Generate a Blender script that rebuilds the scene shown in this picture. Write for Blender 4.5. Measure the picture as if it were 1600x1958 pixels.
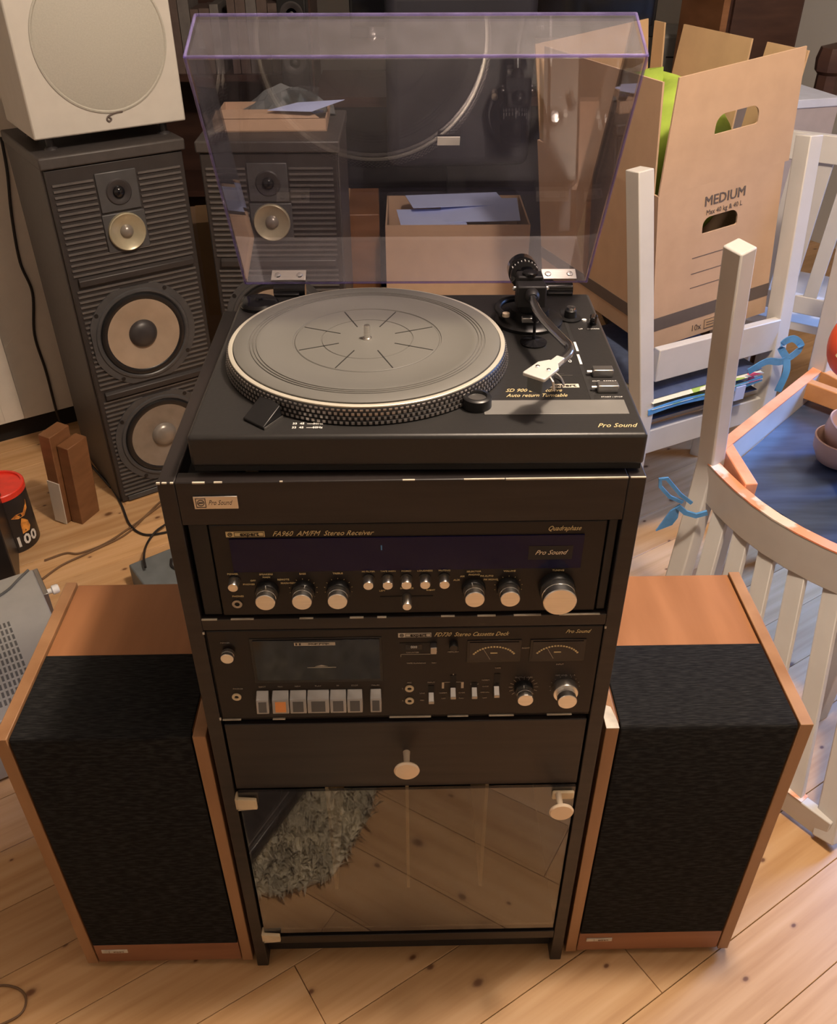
import bpy, bmesh, math, random
from mathutils import Vector, Matrix
from math import sin, cos, pi, radians
random.seed(7)
for o in list(bpy.data.objects): bpy.data.objects.remove(o, do_unlink=True)
S = bpy.context.scene
COL = S.collection

# ---------------------------------------------------------------- camera, world, light, exposure
cd = bpy.data.cameras.new('camera'); cam = bpy.data.objects.new('camera', cd); COL.objects.link(cam); S.camera = cam
YAW, PITCH, ROLL, FPX = 0.0191, 0.6249, -0.0018, 1693.8
fw = Vector((sin(YAW)*cos(PITCH), cos(YAW)*cos(PITCH), -sin(PITCH)))
rt = Vector((cos(YAW), -sin(YAW), 0)); up = rt.cross(fw)
rt2 = rt*cos(ROLL)+up*sin(ROLL); up2 = up*cos(ROLL)-rt*sin(ROLL)
M = Matrix((rt2, up2, -fw)).transposed().to_4x4(); M.translation = Vector((0.0017, -0.7207, 1.4002)); cam.matrix_world = M
cd.sensor_fit = 'VERTICAL'; cd.sensor_height = 24; cd.lens = 24*FPX/1958; cd.clip_start = 0.02; cd.clip_end = 50

W = bpy.data.worlds.new('world'); S.world = W; W.use_nodes = True
W.node_tree.nodes['Background'].inputs[0].default_value = (0.9, 0.92, 1, 1)
W.node_tree.nodes['Background'].inputs[1].default_value = 0.07

def light(name, kind, loc, energy, color, size=0.1, size_y=None, target=None):
    l = bpy.data.lights.new(name, kind); l.energy = energy; l.color = color
    if kind == 'AREA':
        l.shape = 'RECTANGLE' if size_y else 'DISK'; l.size = size
        if size_y: l.size_y = size_y
    else: l.shadow_soft_size = size
    o = bpy.data.objects.new(name, l); COL.objects.link(o); o.location = loc
    if target is not None: o.rotation_euler = (Vector(target)-Vector(loc)).to_track_quat('-Z', 'Y').to_euler()
    return o
light('ceiling_lamp', 'POINT', (0.50, 0.12, 2.28), 92, (1.0, 0.80, 0.62), 0.075)
light('cool_side_light', 'AREA', (2.1, 1.3, 1.15), 13, (0.20, 0.42, 1.0), 0.55, 0.7, (1.0, 0.65, 0.0)).data.spread = 1.5  # unseen blue source at the right, added for the blue floor patch
light('front_fill', 'POINT', (-1.2, -1.5, 2.2), 3, (1.0, 0.80, 0.62), 0.15)  # added weak fill for the front faces, no actual lamp there
S.view_settings.view_transform = 'Standard'; S.view_settings.look = 'None'; S.view_settings.gamma = 1
S.view_settings.use_curve_mapping = False; S.view_settings.exposure = 0.35

# ---------------------------------------------------------------- materials
def new_mat(name):
    m = bpy.data.materials.new(name); m.use_nodes = True
    n = m.node_tree.nodes; return m, n, m.node_tree.links, n['Principled BSDF']
def noise(n, l, scale=(1, 1, 1), sc=8, detail=4, rnd=False, coord='Object'):
    tc = n.new('ShaderNodeTexCoord'); mp = n.new('ShaderNodeMapping'); mp.inputs['Scale'].default_value = scale
    if rnd:
        oi = n.new('ShaderNodeObjectInfo'); mu = n.new('ShaderNodeVectorMath'); mu.operation = 'SCALE'
        cb = n.new('ShaderNodeCombineXYZ')
        for i in range(3): l.new(oi.outputs['Random'], cb.inputs[i])
        l.new(cb.outputs[0], mu.inputs[0]); mu.inputs['Scale'].default_value = 37.0
        ad = n.new('ShaderNodeVectorMath'); l.new(tc.outputs[coord], ad.inputs[0]); l.new(mu.outputs[0], ad.inputs[1])
        l.new(ad.outputs[0], mp.inputs[0])
    else: l.new(tc.outputs[coord], mp.inputs[0])
    t = n.new('ShaderNodeTexNoise'); t.inputs['Scale'].default_value = sc; t.inputs['Detail'].default_value = detail
    l.new(mp.outputs[0], t.inputs['Vector']); return t, mp
def ramp(n, l, src, stops):
    r = n.new('ShaderNodeValToRGB'); l.new(src, r.inputs[0]); cr = r.color_ramp
    while len(cr.elements) < len(stops): cr.elements.new(0.5)
    for e, (p, c) in zip(cr.elements, stops): e.position = p; e.color = (*c, 1)
    return r
def plain(name, col, rough=.5, metal=0, var=.12, sc=30, bump=0, scale=(1, 1, 1), spec=.5, coat=0):
    m, n, l, b = new_mat(name)
    t, _ = noise(n, l, scale, sc)
    r = ramp(n, l, t.outputs[0], [(.3, [c*(1-var) for c in col]), (.7, [min(1, c*(1+var)) for c in col])])
    l.new(r.outputs[0], b.inputs['Base Color'])
    b.inputs['Roughness'].default_value = rough; b.inputs['Metallic'].default_value = metal
    b.inputs['Specular IOR Level'].default_value = spec; b.inputs['Coat Weight'].default_value = coat
    if bump:
        bp = n.new('ShaderNodeBump'); bp.inputs['Strength'].default_value = bump; bp.inputs['Distance'].default_value = .002
        l.new(t.outputs[0], bp.inputs['Height']); l.new(bp.outputs[0], b.inputs['Normal'])
    return m
def wood(name, c1, c2, scale=(2, 30, 30), rough=.45, sc=3, bump=.1, rnd=False):
    m, n, l, b = new_mat(name)
    t, _ = noise(n, l, scale, sc, 6, rnd)
    r = ramp(n, l, t.outputs[0], [(.32, c1), (.68, c2)])
    l.new(r.outputs[0], b.inputs['Base Color']); b.inputs['Roughness'].default_value = rough
    bp = n.new('ShaderNodeBump'); bp.inputs['Strength'].default_value = bump; bp.inputs['Distance'].default_value = .001
    l.new(t.outputs[0], bp.inputs['Height']); l.new(bp.outputs[0], b.inputs['Normal'])
    return m
def pine(name):
    m, n, l, b = new_mat(name)
    t, _ = noise(n, l, (1.2, 22, 22), 2.2, 6, True)
    r = ramp(n, l, t.outputs[0], [(.28, (.50, .28, .120)), (.5, (.61, .37, .180)), (.75, (.69, .45, .245))])
    t2, mp = noise(n, l, (6.5, 10, 1), 1, 3, True)
    vo = n.new('ShaderNodeTexVoronoi'); vo.voronoi_dimensions = '2D'; l.new(mp.outputs[0], vo.inputs['Vector']); vo.inputs['Scale'].default_value = 1.0
    sc_ = n.new('ShaderNodeSeparateColor'); l.new(vo.outputs['Color'], sc_.inputs[0])
    sz = n.new('ShaderNodeMapRange'); sz.inputs[1].default_value = .0; sz.inputs[2].default_value = 1; sz.inputs[3].default_value = 3.4; sz.inputs[4].default_value = 1.0; l.new(sc_.outputs[0], sz.inputs[0])
    kd = n.new('ShaderNodeMath'); kd.operation = 'MULTIPLY'; l.new(vo.outputs['Distance'], kd.inputs[0]); l.new(sz.outputs[0], kd.inputs[1])
    t3, _ = noise(n, l, (60, 60, 1), 1, 2, True); kw = n.new('ShaderNodeMath'); kw.operation = 'MULTIPLY_ADD'; l.new(t3.outputs[0], kw.inputs[0]); kw.inputs[1].default_value = .05; l.new(kd.outputs[0], kw.inputs[2])
    kn = ramp(n, l, kw.outputs[0], [(.0, (0, 0, 0)), (.075, (.15, .15, .15)), (.12, (.82, .82, .82)), (.19, (1, 1, 1))])
    mx = n.new('ShaderNodeMix'); mx.data_type = 'RGBA'; l.new(kn.outputs[0], mx.inputs[0])
    mx.inputs[6].default_value = (.13, .045, .016, 1); l.new(r.outputs[0], mx.inputs[7])
    oi = n.new('ShaderNodeObjectInfo'); hv = n.new('ShaderNodeHueSaturation'); l.new(mx.outputs[2], hv.inputs['Color'])
    mr = n.new('ShaderNodeMapRange'); mr.inputs[3].default_value = .86; mr.inputs[4].default_value = 1.12
    l.new(oi.outputs['Random'], mr.inputs[0]); l.new(mr.outputs[0], hv.inputs['Value'])
    l.new(hv.outputs[0], b.inputs['Base Color']); b.inputs['Roughness'].default_value = .38
    bp = n.new('ShaderNodeBump'); bp.inputs['Strength'].default_value = .08; bp.inputs['Distance'].default_value = .001
    l.new(t.outputs[0], bp.inputs['Height']); l.new(bp.outputs[0], b.inputs['Normal'])
    return m
def sheet(name, tint, rough=.02, gloss=1.0, ior=1.49, hc=(.55, .53, .62), haze=1):
    # thin clear sheet: tinted see-through with mirror-like reflection by Fresnel
    m, n, l, b = new_mat(name); out = n['Material Output']; n.remove(b)
    tr = n.new('ShaderNodeBsdfTransparent'); tr.inputs[0].default_value = (*tint, 1)
    gl = n.new('ShaderNodeBsdfGlossy'); gl.inputs['Roughness'].default_value = rough
    lw = n.new('ShaderNodeLayerWeight'); lw.inputs['Blend'].default_value = .5
    pw = n.new('ShaderNodeMath'); pw.operation = 'POWER'; pw.inputs[1].default_value = 5; l.new(lw.outputs['Facing'], pw.inputs[0])
    f0 = ((ior-1)/(ior+1))**2
    fr = n.new('ShaderNodeMath'); fr.operation = 'MULTIPLY_ADD'; fr.inputs[1].default_value = 1-f0; fr.inputs[2].default_value = f0; l.new(pw.outputs[0], fr.inputs[0])
    mu = n.new('ShaderNodeMath'); mu.operation = 'MULTIPLY'; mu.inputs[1].default_value = gloss; mu.use_clamp = True
    l.new(fr.outputs[0], mu.inputs[0]); mx = n.new('ShaderNodeMixShader')
    l.new(mu.outputs[0], mx.inputs[0]); l.new(tr.outputs[0], mx.inputs[1]); l.new(gl.outputs[0], mx.inputs[2])
    # milky veil painted in as diffuse colour, like a pale ceiling reflection
    tx, _ = noise(n, l, (1, 1, 1), 60, 5)
    rp = ramp(n, l, tx.outputs[0], [(.3, (.018*haze,)*3), (.75, (.045*haze,)*3)])
    df = n.new('ShaderNodeBsdfDiffuse'); df.inputs[0].default_value = (*hc, 1)
    m2 = n.new('ShaderNodeMixShader'); l.new(rp.outputs[0], m2.inputs[0]); l.new(mx.outputs[0], m2.inputs[1]); l.new(df.outputs[0], m2.inputs[2])
    l.new(m2.outputs[0], out.inputs[0]); return m

K = {}
K['rack'] = wood('black_stained_wood', (.012, .009, .009), (.025, .019, .018), (3, 3, 40), .42, 2, .15)
K['racktop'] = K['rack']
K['rackdark'] = plain('black_interior', (.008, .007, .007), .7)
K['chip'] = plain('bare_chipped_edge', (.62, .56, .46), .6, var=.3)
K['panel'] = plain('black_anodised_panel', (.016, .012, .011), .42, 0, var=.1, sc=3, spec=.35)
K['panel2'] = plain('black_moulded_panel', (.012, .011, .012), .5, spec=.4)
K['plinth'] = plain('satin_black_plinth', (.020, .019, .019), .38, var=.08, sc=200, bump=.05)
K['black'] = plain('black_plastic', (.010, .010, .011), .35)
K['gloss'] = plain('gloss_black', (.008, .008, .010), .08, var=0)
K['display'] = plain('blue_black_display_window', (.003, .003, .040), .05, var=.2, sc=4, spec=.28)
K['window'] = plain('dark_cassette_window', (.012, .012, .017), .07, var=.3, sc=6)
K['alu'] = plain('brushed_aluminium', (.78, .76, .73), .28, 1, var=.06, scale=(1, 1, 30))
K['alud'] = plain('grey_aluminium', (.42, .41, .40), .35, 1, var=.06)
K['chrome'] = plain('chrome', (.82, .83, .85), .12, 1, var=0)
K['shell'] = plain('pale_silver_shell', (.62, .62, .60), .3, .25, var=.03)
K['strip'] = plain('grey_strip', (.20, .195, .185), .4, .2, var=.04)
K['steel'] = plain('dark_chrome_tube', (.50, .52, .55), .14, 1, var=0)
K['key'] = plain('grey_key_plastic', (.45, .45, .45), .3, .6)
K['keyd'] = plain('dark_key_inset', (.10, .10, .10), .4)
K['orange'] = plain('orange_record_key', (.85, .33, .10), .4)
K['gold'] = plain('pale_gold_print', (.66, .52, .27), .5, var=.05)
K['white_print'] = plain('white_print', (.78, .77, .74), .5, var=.03)
K['mat'] = plain('grey_rubber_mat', (.125, .122, .112), .62, var=.07, sc=9)
K['groove'] = plain('mat_groove', (.012, .012, .011), .8)
K['ring'] = plain('pale_cast_rim', (.66, .63, .54), .3, .4, var=.04)
K['dotbase'] = plain('strobe_rim_black', (.014, .012, .012), .4)
K['dot'] = plain('strobe_rim_silver', (.60, .56, .54), .3, .8)
K['cream'] = plain('cream_plastic_clip', (.66, .54, .36), .5)
K['knob'] = plain('pale_metal_knob', (.80, .66, .50), .35, .35, var=.03)
K['lid'] = sheet('smoked_acrylic', (.87, .86, .90), 0.0, 2.4)
K['lidedge'] = sheet('violet_acrylic_edge', (.70, .64, .92), .08, 2.0, 1.49, (.50, .44, .86), 5)
K['glass'] = sheet('door_glass', (.66, .64, .60), 0.0, 2.8, 1.52)
K['teak'] = wood('teak_veneer_top', (.30, .128, .052), (.41, .185, .082), (14, 2, 14), .36, 1.6, .04)
K['teakside'] = wood('teak_veneer_side', (.29, .145, .066), (.41, .225, .112), (9, 9, 1.5), .42, 2, .05)
K['teakstrip'] = wood('teak_veneer_strip', (.24, .095, .045), (.34, .15, .075), (2, 9, 14), .42, 2, .05)
def cloth(name, c1, c2):
    m, n, l, b = new_mat(name)
    t, _ = noise(n, l, (60, 700, 260), 1, 2)
    r = ramp(n, l, t.outputs[0], [(.42, c1), (.66, c2)])
    l.new(r.outputs[0], b.inputs['Base Color']); b.inputs['Roughness'].default_value = .9; b.inputs['Specular IOR Level'].default_value = .15
    bp = n.new('ShaderNodeBump'); bp.inputs['Strength'].default_value = .4; bp.inputs['Distance'].default_value = .001
    l.new(t.outputs[0], bp.inputs['Height']); l.new(bp.outputs[0], b.inputs['Normal']); return m
K['cloth'] = cloth('black_grille_cloth', (.009, .0085, .009), (.024, .024, .024))
K['cab'] = plain('charcoal_cabinet', (.052, .046, .045), .5, sc=60)
K['baffle'] = plain('dark_ribbed_baffle', (.030, .026, .026), .45)
K['rib'] = plain('grey_rib', (.10, .092, .09), .38)
K['frame'] = plain('grey_driver_frame', (.060, .060, .064), .4)
K['cone'] = plain('tan_driver_cone', (.37, .29, .22), .4, .15, var=.12, sc=14)
K['cone2'] = plain('olive_mid_cone', (.42, .38, .27), .3, .4)
K['cap'] = plain('dark_dust_cap', (.035, .032, .034), .4)
K['capg'] = plain('grey_dust_cap', (.26, .235, .21), .3, .4)
K['white'] = plain('warm_white_speaker', (.52, .50, .46), .45, var=.03)
K['whiteg'] = plain('grey_white_grille', (.40, .39, .345), .7, var=.05, sc=300)
K['wchair'] = plain('white_chair_paint', (.58, .565, .54), .42, var=.05, sc=12, bump=.1)
def chair_mat():
    m, n, l, b = new_mat('worn_white_paint_over_orange_wood')
    t, _ = noise(n, l, (1, 1, 1), 13, 5)
    r = ramp(n, l, t.outputs[0], [(.50, (.86, .33, .17)), (.56, (.78, .68, .60))])
    l.new(r.outputs[0], b.inputs['Base Color']); b.inputs['Roughness'].default_value = .5; return m
K['worn'] = chair_mat()
K['rawor'] = wood('orange_raw_wood', (.80, .30, .15), (.92, .42, .24), (10, 10, 10), .5, 2)
K['rawbr'] = wood('honey_raw_wood', (.52, .22, .07), (.66, .32, .12), (10, 10, 10), .5, 2)
K['navy'] = plain('navy_fabric', (.055, .075, .14), .8, var=.2, sc=50, bump=.3)
K['seatblue'] = plain('dark_blue_seat_panel', (.045, .065, .12), .3, var=.35, sc=6, scale=(1, 8, 1))
K['ribbon'] = plain('blue_ribbon', (.09, .30, .66), .5, var=.2)
def floral():
    m, n, l, b = new_mat('floral_fabric'); tc = n.new('ShaderNodeTexCoord')
    v = n.new('ShaderNodeTexVoronoi'); v.inputs['Scale'].default_value = 26; l.new(tc.outputs['Object'], v.inputs['Vector'])
    sp = n.new('ShaderNodeSeparateColor'); l.new(v.outputs['Color'], sp.inputs[0])
    r = ramp(n, l, sp.outputs[0], [(0, (.75, .72, .55)), (.3, (.35, .50, .10)), (.5, (.75, .75, .70)), (.62, (.85, .10, .16)), (.8, (.80, .78, .62)), (.92, (.15, .40, .75))])
    r.color_ramp.interpolation = 'CONSTANT'; l.new(r.outputs[0], b.inputs['Base Color']); b.inputs['Roughness'].default_value = .8; return m
K['floral'] = floral()
K['card'] = plain('brown_cardboard', (.53, .365, .245), .8, var=.05, sc=20, bump=.05)
K['cardin'] = plain('cardboard_inside', (.50, .335, .19), .85, var=.05, sc=20)
K['cardedge'] = plain('cardboard_edge', (.66, .52, .36), .85)
K['print'] = plain('grey_brown_box_print', (.12, .095, .085), .7, var=.05)
K['green'] = plain('lime_green_fabric', (.30, .42, .055), .85, var=.3, sc=14, bump=.3)
K['darkcloth'] = plain('dark_fabric', (.03, .03, .03), .9)
K['wall'] = plain('grey_white_wall', (.60, .60, .59), .8, var=.03, sc=3)
K['ceil'] = plain('white_ceiling', (.52, .51, .50), .85, var=.02, sc=3)
K['darkwood'] = wood('dark_brown_wood', (.035, .015, .011), (.06, .028, .02), (4, 4, 20), .4, 2)
K['brown'] = wood('brown_board_wood', (.17, .075, .030), (.26, .12, .055), (4, 4, 14), .4, 2)
K['pine'] = pine('pine_plank')
K['sub'] = plain('dark_subfloor', (.10, .05, .025), .9)
K['cupboard'] = plain('white_cupboard_paint', (.68, .63, .56), .35, var=.03)
K['cable'] = plain('black_cable', (.012, .010, .010), .45)
K['cableg'] = plain('grey_brown_cable', (.16, .09, .045), .5)
K['red'] = plain('red_lid', (.80, .045, .025), .35)
K['redbag'] = plain('red_orange_bag', (.85, .10, .03), .4, var=.2, sc=8)
K['canblack'] = plain('black_can', (.018, .016, .017), .35)
K['fire'] = plain('orange_flame_print', (.90, .30, .06), .5, var=.5, sc=60)
K['grey'] = plain('grey_metal', (.40, .40, .38), .45, .2, var=.04)
K['slot'] = plain('vent_slot', (.10, .10, .095), .8)
K['trafo'] = plain('dark_grey_plastic', (.13, .145, .15), .55)
K['paper'] = plain('blue_lit_paper', (.50, .60, .98), .8, var=.06, sc=8)  # carton papers are white; the blue light on them is in this colour
K['lilac'] = plain('lilac_grey_box', (.42, .38, .41), .7, var=.05)
K['liltop'] = plain('pale_blue_lid_paper', (.60, .66, .85), .6, var=.05)
K['beige'] = plain('pinkish_beige_ceramic', (.60, .40, .32), .35, var=.05)
K['bagw'] = plain('pale_crumpled_plastic', (.66, .60, .52), .35, var=.1, bump=.6, sc=14)
K['glassware'] = sheet('clear_glass', (.75, .8, .8), .03, 1.8)
K['darkblue'] = plain('blue_black_cloth', (.018, .018, .030), .7, var=.3, sc=5)
K['books'] = plain('dusty_book_spines', (.12, .085, .075), .6, var=.15)
K['book2'] = plain('grey_book_spines', (.16, .145, .14), .6, var=.15)
K['rug'] = plain('grey_sheepskin', (.74, .68, .54), .95, var=.3, sc=30)
K['printer'] = plain('grey_printer', (.17, .17, .165), .5)

# ---------------------------------------------------------------- mesh helpers
def rotm(r): return Matrix.Rotation(r[2], 3, 'Z') @ Matrix.Rotation(r[1], 3, 'Y') @ Matrix.Rotation(r[0], 3, 'X')
class MB:
    def __init__(s): s.v = []; s.f = []
    def add(s, vs, fs):
        o = len(s.v); s.v += [tuple(v) for v in vs]; s.f += [tuple(i+o for i in f) for f in fs]; return s
    def box(s, x0, x1, y0, y1, z0, z1):
        vs = [(x, y, z) for z in (z0, z1) for y in (y0, y1) for x in (x0, x1)]
        return s.add(vs, [(0, 2, 3, 1), (4, 5, 7, 6), (0, 1, 5, 4), (2, 6, 7, 3), (0, 4, 6, 2), (1, 3, 7, 5)])
    def obox(s, c, size, rot=(0, 0, 0)):
        R = rotm(rot); h = Vector(size)/2; c = Vector(c)
        vs = [c + R @ Vector((x*h.x, y*h.y, z*h.z)) for z in (-1, 1) for y in (-1, 1) for x in (-1, 1)]
        return s.add(vs, [(0, 2, 3, 1), (4, 5, 7, 6), (0, 1, 5, 4), (2, 6, 7, 3), (0, 4, 6, 2), (1, 3, 7, 5)])
    def bar(s, a, b, w, d, w2=None, d2=None, side=(1, 0, 0)):
        # rectangular bar from a to b; w along 'side', d across; may taper
        a = Vector(a); b = Vector(b); t = (b-a).normalized(); sd = Vector(side); sd = (sd - t*sd.dot(t)).normalized(); q = t.cross(sd)
        w2 = w2 or w; d2 = d2 or d; vs = []
        for p, ww, dd in ((a, w, d), (b, w2, d2)):
            for sx, sy in ((-1, -1), (1, -1), (1, 1), (-1, 1)): vs.append(p + sd*sx*ww/2 + q*sy*dd/2)
        return s.add(vs, [(3, 2, 1, 0), (4, 5, 6, 7), (0, 1, 5, 4), (1, 2, 6, 5), (2, 3, 7, 6), (3, 0, 4, 7)])
    def polybar(s, pts, w, d, side=(1, 0, 0)):
        vs = []; n = len(pts); pts = [Vector(p) for p in pts]
        for i, p in enumerate(pts):
            t = (pts[min(i+1, n-1)]-pts[max(i-1, 0)]).normalized(); sd = Vector(side); sd = (sd-t*sd.dot(t)).normalized(); q = t.cross(sd)
            for sx, sy in ((-1, -1), (1, -1), (1, 1), (-1, 1)): vs.append(p+sd*sx*w/2+q*sy*d/2)
        fs = [(3, 2, 1, 0), tuple(4*(n-1)+k for k in range(4))]
        for i in range(n-1):
            for k in range(4): fs.append((4*i+k, 4*i+(k+1) % 4, 4*i+4+(k+1) % 4, 4*i+4+k))
        return s.add(vs, fs)
    def lathe(s, prof, c=(0, 0, 0), axis='z', seg=32, close=True):
        # prof: (radius, height) along the axis
        c = Vector(c); vs = []; n = len(prof)
        ax = {'z': (Vector((1, 0, 0)), Vector((0, 1, 0)), Vector((0, 0, 1))), '-y': (Vector((1, 0, 0)), Vector((0, 0, 1)), Vector((0, -1, 0))),
              'y': (Vector((0, 0, 1)), Vector((1, 0, 0)), Vector((0, 1, 0))), 'x': (Vector((0, 1, 0)), Vector((0, 0, 1)), Vector((1, 0, 0)))}[axis] if isinstance(axis, str) else axis
        for r, h in prof:
            for k in range(seg):
                a = 2*pi*k/seg; vs.append(c + ax[0]*r*cos(a) + ax[1]*r*sin(a) + ax[2]*h)
        fs = []
        for i in range(n-1):
            for k in range(seg): fs.append((i*seg+k, i*seg+(k+1) % seg, (i+1)*seg+(k+1) % seg, (i+1)*seg+k))
        if close:
            if prof[0][0] > 1e-6: fs.append(tuple(range(seg-1, -1, -1)))
            if prof[-1][0] > 1e-6: fs.append(tuple((n-1)*seg+k for k in range(seg)))
        return s.add(vs, fs)
    def cyl(s, c, r, h, axis='z', seg=24, ch=0):
        if ch: return s.lathe([(r, 0), (r, h-ch), (r-ch, h)], c, axis, seg)
        return s.lathe([(r, 0), (r, h)], c, axis, seg)
    def tube(s, pts, r, seg=8):
        pts = [Vector(p) for p in pts]; n = len(pts); rs = r if isinstance(r, (list, tuple)) else [r]*n
        t0 = (pts[1]-pts[0]).normalized(); u = t0.orthogonal().normalized(); vs = []
        for i, p in enumerate(pts):
            t = (pts[min(i+1, n-1)]-pts[max(i-1, 0)]).normalized(); u = (u-t*u.dot(t)).normalized(); w = t.cross(u)
            for k in range(seg): a = 2*pi*k/seg; vs.append(p+(u*cos(a)+w*sin(a))*rs[i])
        fs = [tuple(range(seg-1, -1, -1)), tuple((n-1)*seg+k for k in range(seg))]
        for i in range(n-1):
            for k in range(seg): fs.append((i*seg+k, i*seg+(k+1) % seg, (i+1)*seg+(k+1) % seg, (i+1)*seg+k))
        return s.add(vs, fs)
    def prism(s, pts, off):
        # pts: 3D polygon, extruded by vector off
        n = len(pts); off = Vector(off); a = [Vector(p) for p in pts]; b = [p+off for p in a]
        return s.add(a+b, [tuple(range(n-1, -1, -1)), tuple(range(n, 2*n))]+[(k, (k+1) % n, n+(k+1) % n, n+k) for k in range(n)])
    def build(s, name, mat, parent=None, bevel=0, smooth=False, loc=None, rot=None, seg=2, label=None):
        me = bpy.data.meshes.new(name); me.from_pydata(s.v, [], s.f); me.materials.append(mat)
        bm = bmesh.new(); bm.from_mesh(me)
        bmesh.ops.remove_doubles(bm, verts=bm.verts, dist=1e-7); bmesh.ops.recalc_face_normals(bm, faces=bm.faces); bm.to_mesh(me); bm.free()
        if smooth:
            me.polygons.foreach_set('use_smooth', [True]*len(me.polygons)); me.set_sharp_from_angle(angle=.65)
        o = bpy.data.objects.new(name, me); COL.objects.link(o)
        if parent: o.parent = parent
        if loc: o.location = loc
        if rot: o.rotation_euler = rot
        if bevel:
            b = o.modifiers.new('bevel', 'BEVEL'); b.width = bevel; b.segments = seg; b.limit_method = 'ANGLE'; b.angle_limit = .6
            me.polygons.foreach_set('use_smooth', [True]*len(me.polygons)); me.set_sharp_from_angle(angle=.9)
        if label: o['label'] = label
        return o
def tag(o, label=None, cat=None, group=None, kind=None):
    if label: o['label'] = label
    if cat: o['category'] = cat
    if group: o['group'] = group
    if kind: o['kind'] = kind
    return o
def thing(name, label, cat, loc=(0, 0, 0), rot=(0, 0, 0), group=None):
    o = bpy.data.objects.new(name, None); COL.objects.link(o); o.location = loc
    o.rotation_euler = rot if isinstance(rot, tuple) else (0, 0, rot); o.empty_display_size = .05
    return tag(o, label, cat, group)
def spline(pts, n=8):
    P = [Vector(p) for p in pts]; P = [P[0]*2-P[1]]+P+[P[-1]*2-P[-2]]; out = []
    for i in range(1, len(P)-2):
        for k in range(n):
            t = k/n; a, b, c, d = P[i-1], P[i], P[i+1], P[i+2]
            out.append(.5*((2*b)+(c-a)*t+(2*a-5*b+4*c-d)*t*t+(3*b-3*c+d-a)*t**3))
    out.append(P[-2]); return out
def text(name, body, size, loc, mat, parent, rot=(pi/2, 0, 0), shear=0, align='LEFT', ext=.0002, sx=1, bold=0, space=1):
    cu = bpy.data.curves.new(name, 'FONT'); cu.body = body; cu.size = size; cu.shear = shear; cu.align_x = align; cu.align_y = 'CENTER'
    cu.extrude = ext; cu.resolution_u = 2; cu.offset = bold; cu.space_character = space
    t = bpy.data.objects.new(name, cu); me = bpy.data.meshes.new_from_object(t); bpy.data.objects.remove(t)
    me.materials.append(mat) if not me.materials else None
    if me.materials: me.materials[0] = mat
    me.transform(Matrix.Diagonal((sx, 1, 1, 1)))
    o = bpy.data.objects.new(name, me); COL.objects.link(o); o.parent = parent; o.location = loc; o.rotation_euler = rot; return o
def frame_rect(mb, x0, x1, z0, z1, y, t=.0006, d=.0004):
    mb.box(x0, x1, y-d, y, z0, z0+t); mb.box(x0, x1, y-d, y, z1-t, z1); mb.box(x0, x0+t, y-d, y, z0, z1); mb.box(x1-t, x1, y-d, y, z0, z1)

EX = Vector((cos(.578), sin(.578), 0)); EN = Vector((-sin(.578), cos(.578), 0))
RA = .553                                   # the room lies at this angle to the rack
re_ = Vector((cos(RA), sin(RA), 0)); rn = Vector((-sin(RA), cos(RA), 0))
# ---------------------------------------------------------------- floor, walls, ceiling
fl = MB().obox((.4, .3, -.06), (6.2, 6.3, .08)).build('floor', K['sub'], rot=(0, 0, RA)); fl['kind'] = 'structure'
wd = .1155
def plank(s0, s1, d0, d1):
    g = .0004; L = s1-s0
    o = MB().box(0, L-2*g, 0, (d1-d0)-2*g, -.019, 0).build('plank', K['pine'], fl, bevel=.0008, seg=1)
    o.location = (s0+g, d0+g, 0)
for k in range(-24, 29):
    d0 = .0955 + wd*k
    cuts = [-3.0]
    x = -3.0+random.uniform(.6, 2.2)
    while x < 3.2: cuts.append(x); x += random.uniform(1.6, 2.8)
    if k == -3: cuts = [-3.0, -1.6, .302, 2.1]
    if k == -1: cuts = [-3.0, -1.9, -.155, 1.9]
    cuts.append(3.4)
    for a, b in zip(cuts[:-1], cuts[1:]): plank(a, b, d0, d0+wd)
def wallbox(name, s0, s1, d0, d1, z0, z1, m):
    o = MB().box(s0, s1, d0, d1, z0, z1).build(name, m, rot=(0, 0, RA)); o['kind'] = 'structure'; return o
wallbox('wall_back', -2.6, 3.4, 3.35, 3.43, -.02, 2.5, K['wall'])
wallbox('wall_front', -2.6, 3.4, -2.78, -2.7, -.02, 2.5, K['wall'])
wallbox('wall_left', -2.68, -2.6, -2.78, 3.43, -.02, 2.5, K['wall'])
wallbox('wall_right', 3.4, 3.48, -2.78, 3.43, -.02, 2.5, K['wall'])
wallbox('ceiling', -2.7, 3.5, -2.8, 3.45, 2.5, 2.56, K['ceil'])

# ---------------------------------------------------------------- rack
H = .919
rk = thing('stereo_rack', 'tall black wooden hi-fi rack with glass door and one drawer, in the middle', 'rack')
for s in (-1, 1):
    MB().box(*sorted((s*.24, s*.2225)), 0, .417, 0, H).build('side_panel', K['rack'], rk, bevel=.0012)
MB().box(-.2225, .2225, 0, .0185, .867, H).build('top_rail', K['rack'], rk, bevel=.0012)
MB().box(-.2225, .2225, .0185, .41, .883, .897).build('top_shelf', K['rackdark'], rk)
MB().box(-.2225, .2225, .40, .415, .02, .90).build('back_panel', K['rackdark'], rk)
MB().box(-.2225, .2225, .0, .40, .7225, .7385).build('shelf', K['rack'], rk, bevel=.0008)
MB().box(-.2225, .2225, .006, .40, .569, .576).build('shelf', K['rack'], rk, bevel=.0008)
MB().box(-.2225, .2225, .012, .40, .0655, .088).build('bottom_shelf', K['rack'], rk, bevel=.001)
MB().box(-.2225, .2225, .0, .012, .066, .0855).build('bottom_rail', K['rack'], rk, bevel=.001)
MB().box(-.2225, .2225, .02, .034, .012, .0655).build('kick_board', K['rackdark'], rk)
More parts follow.
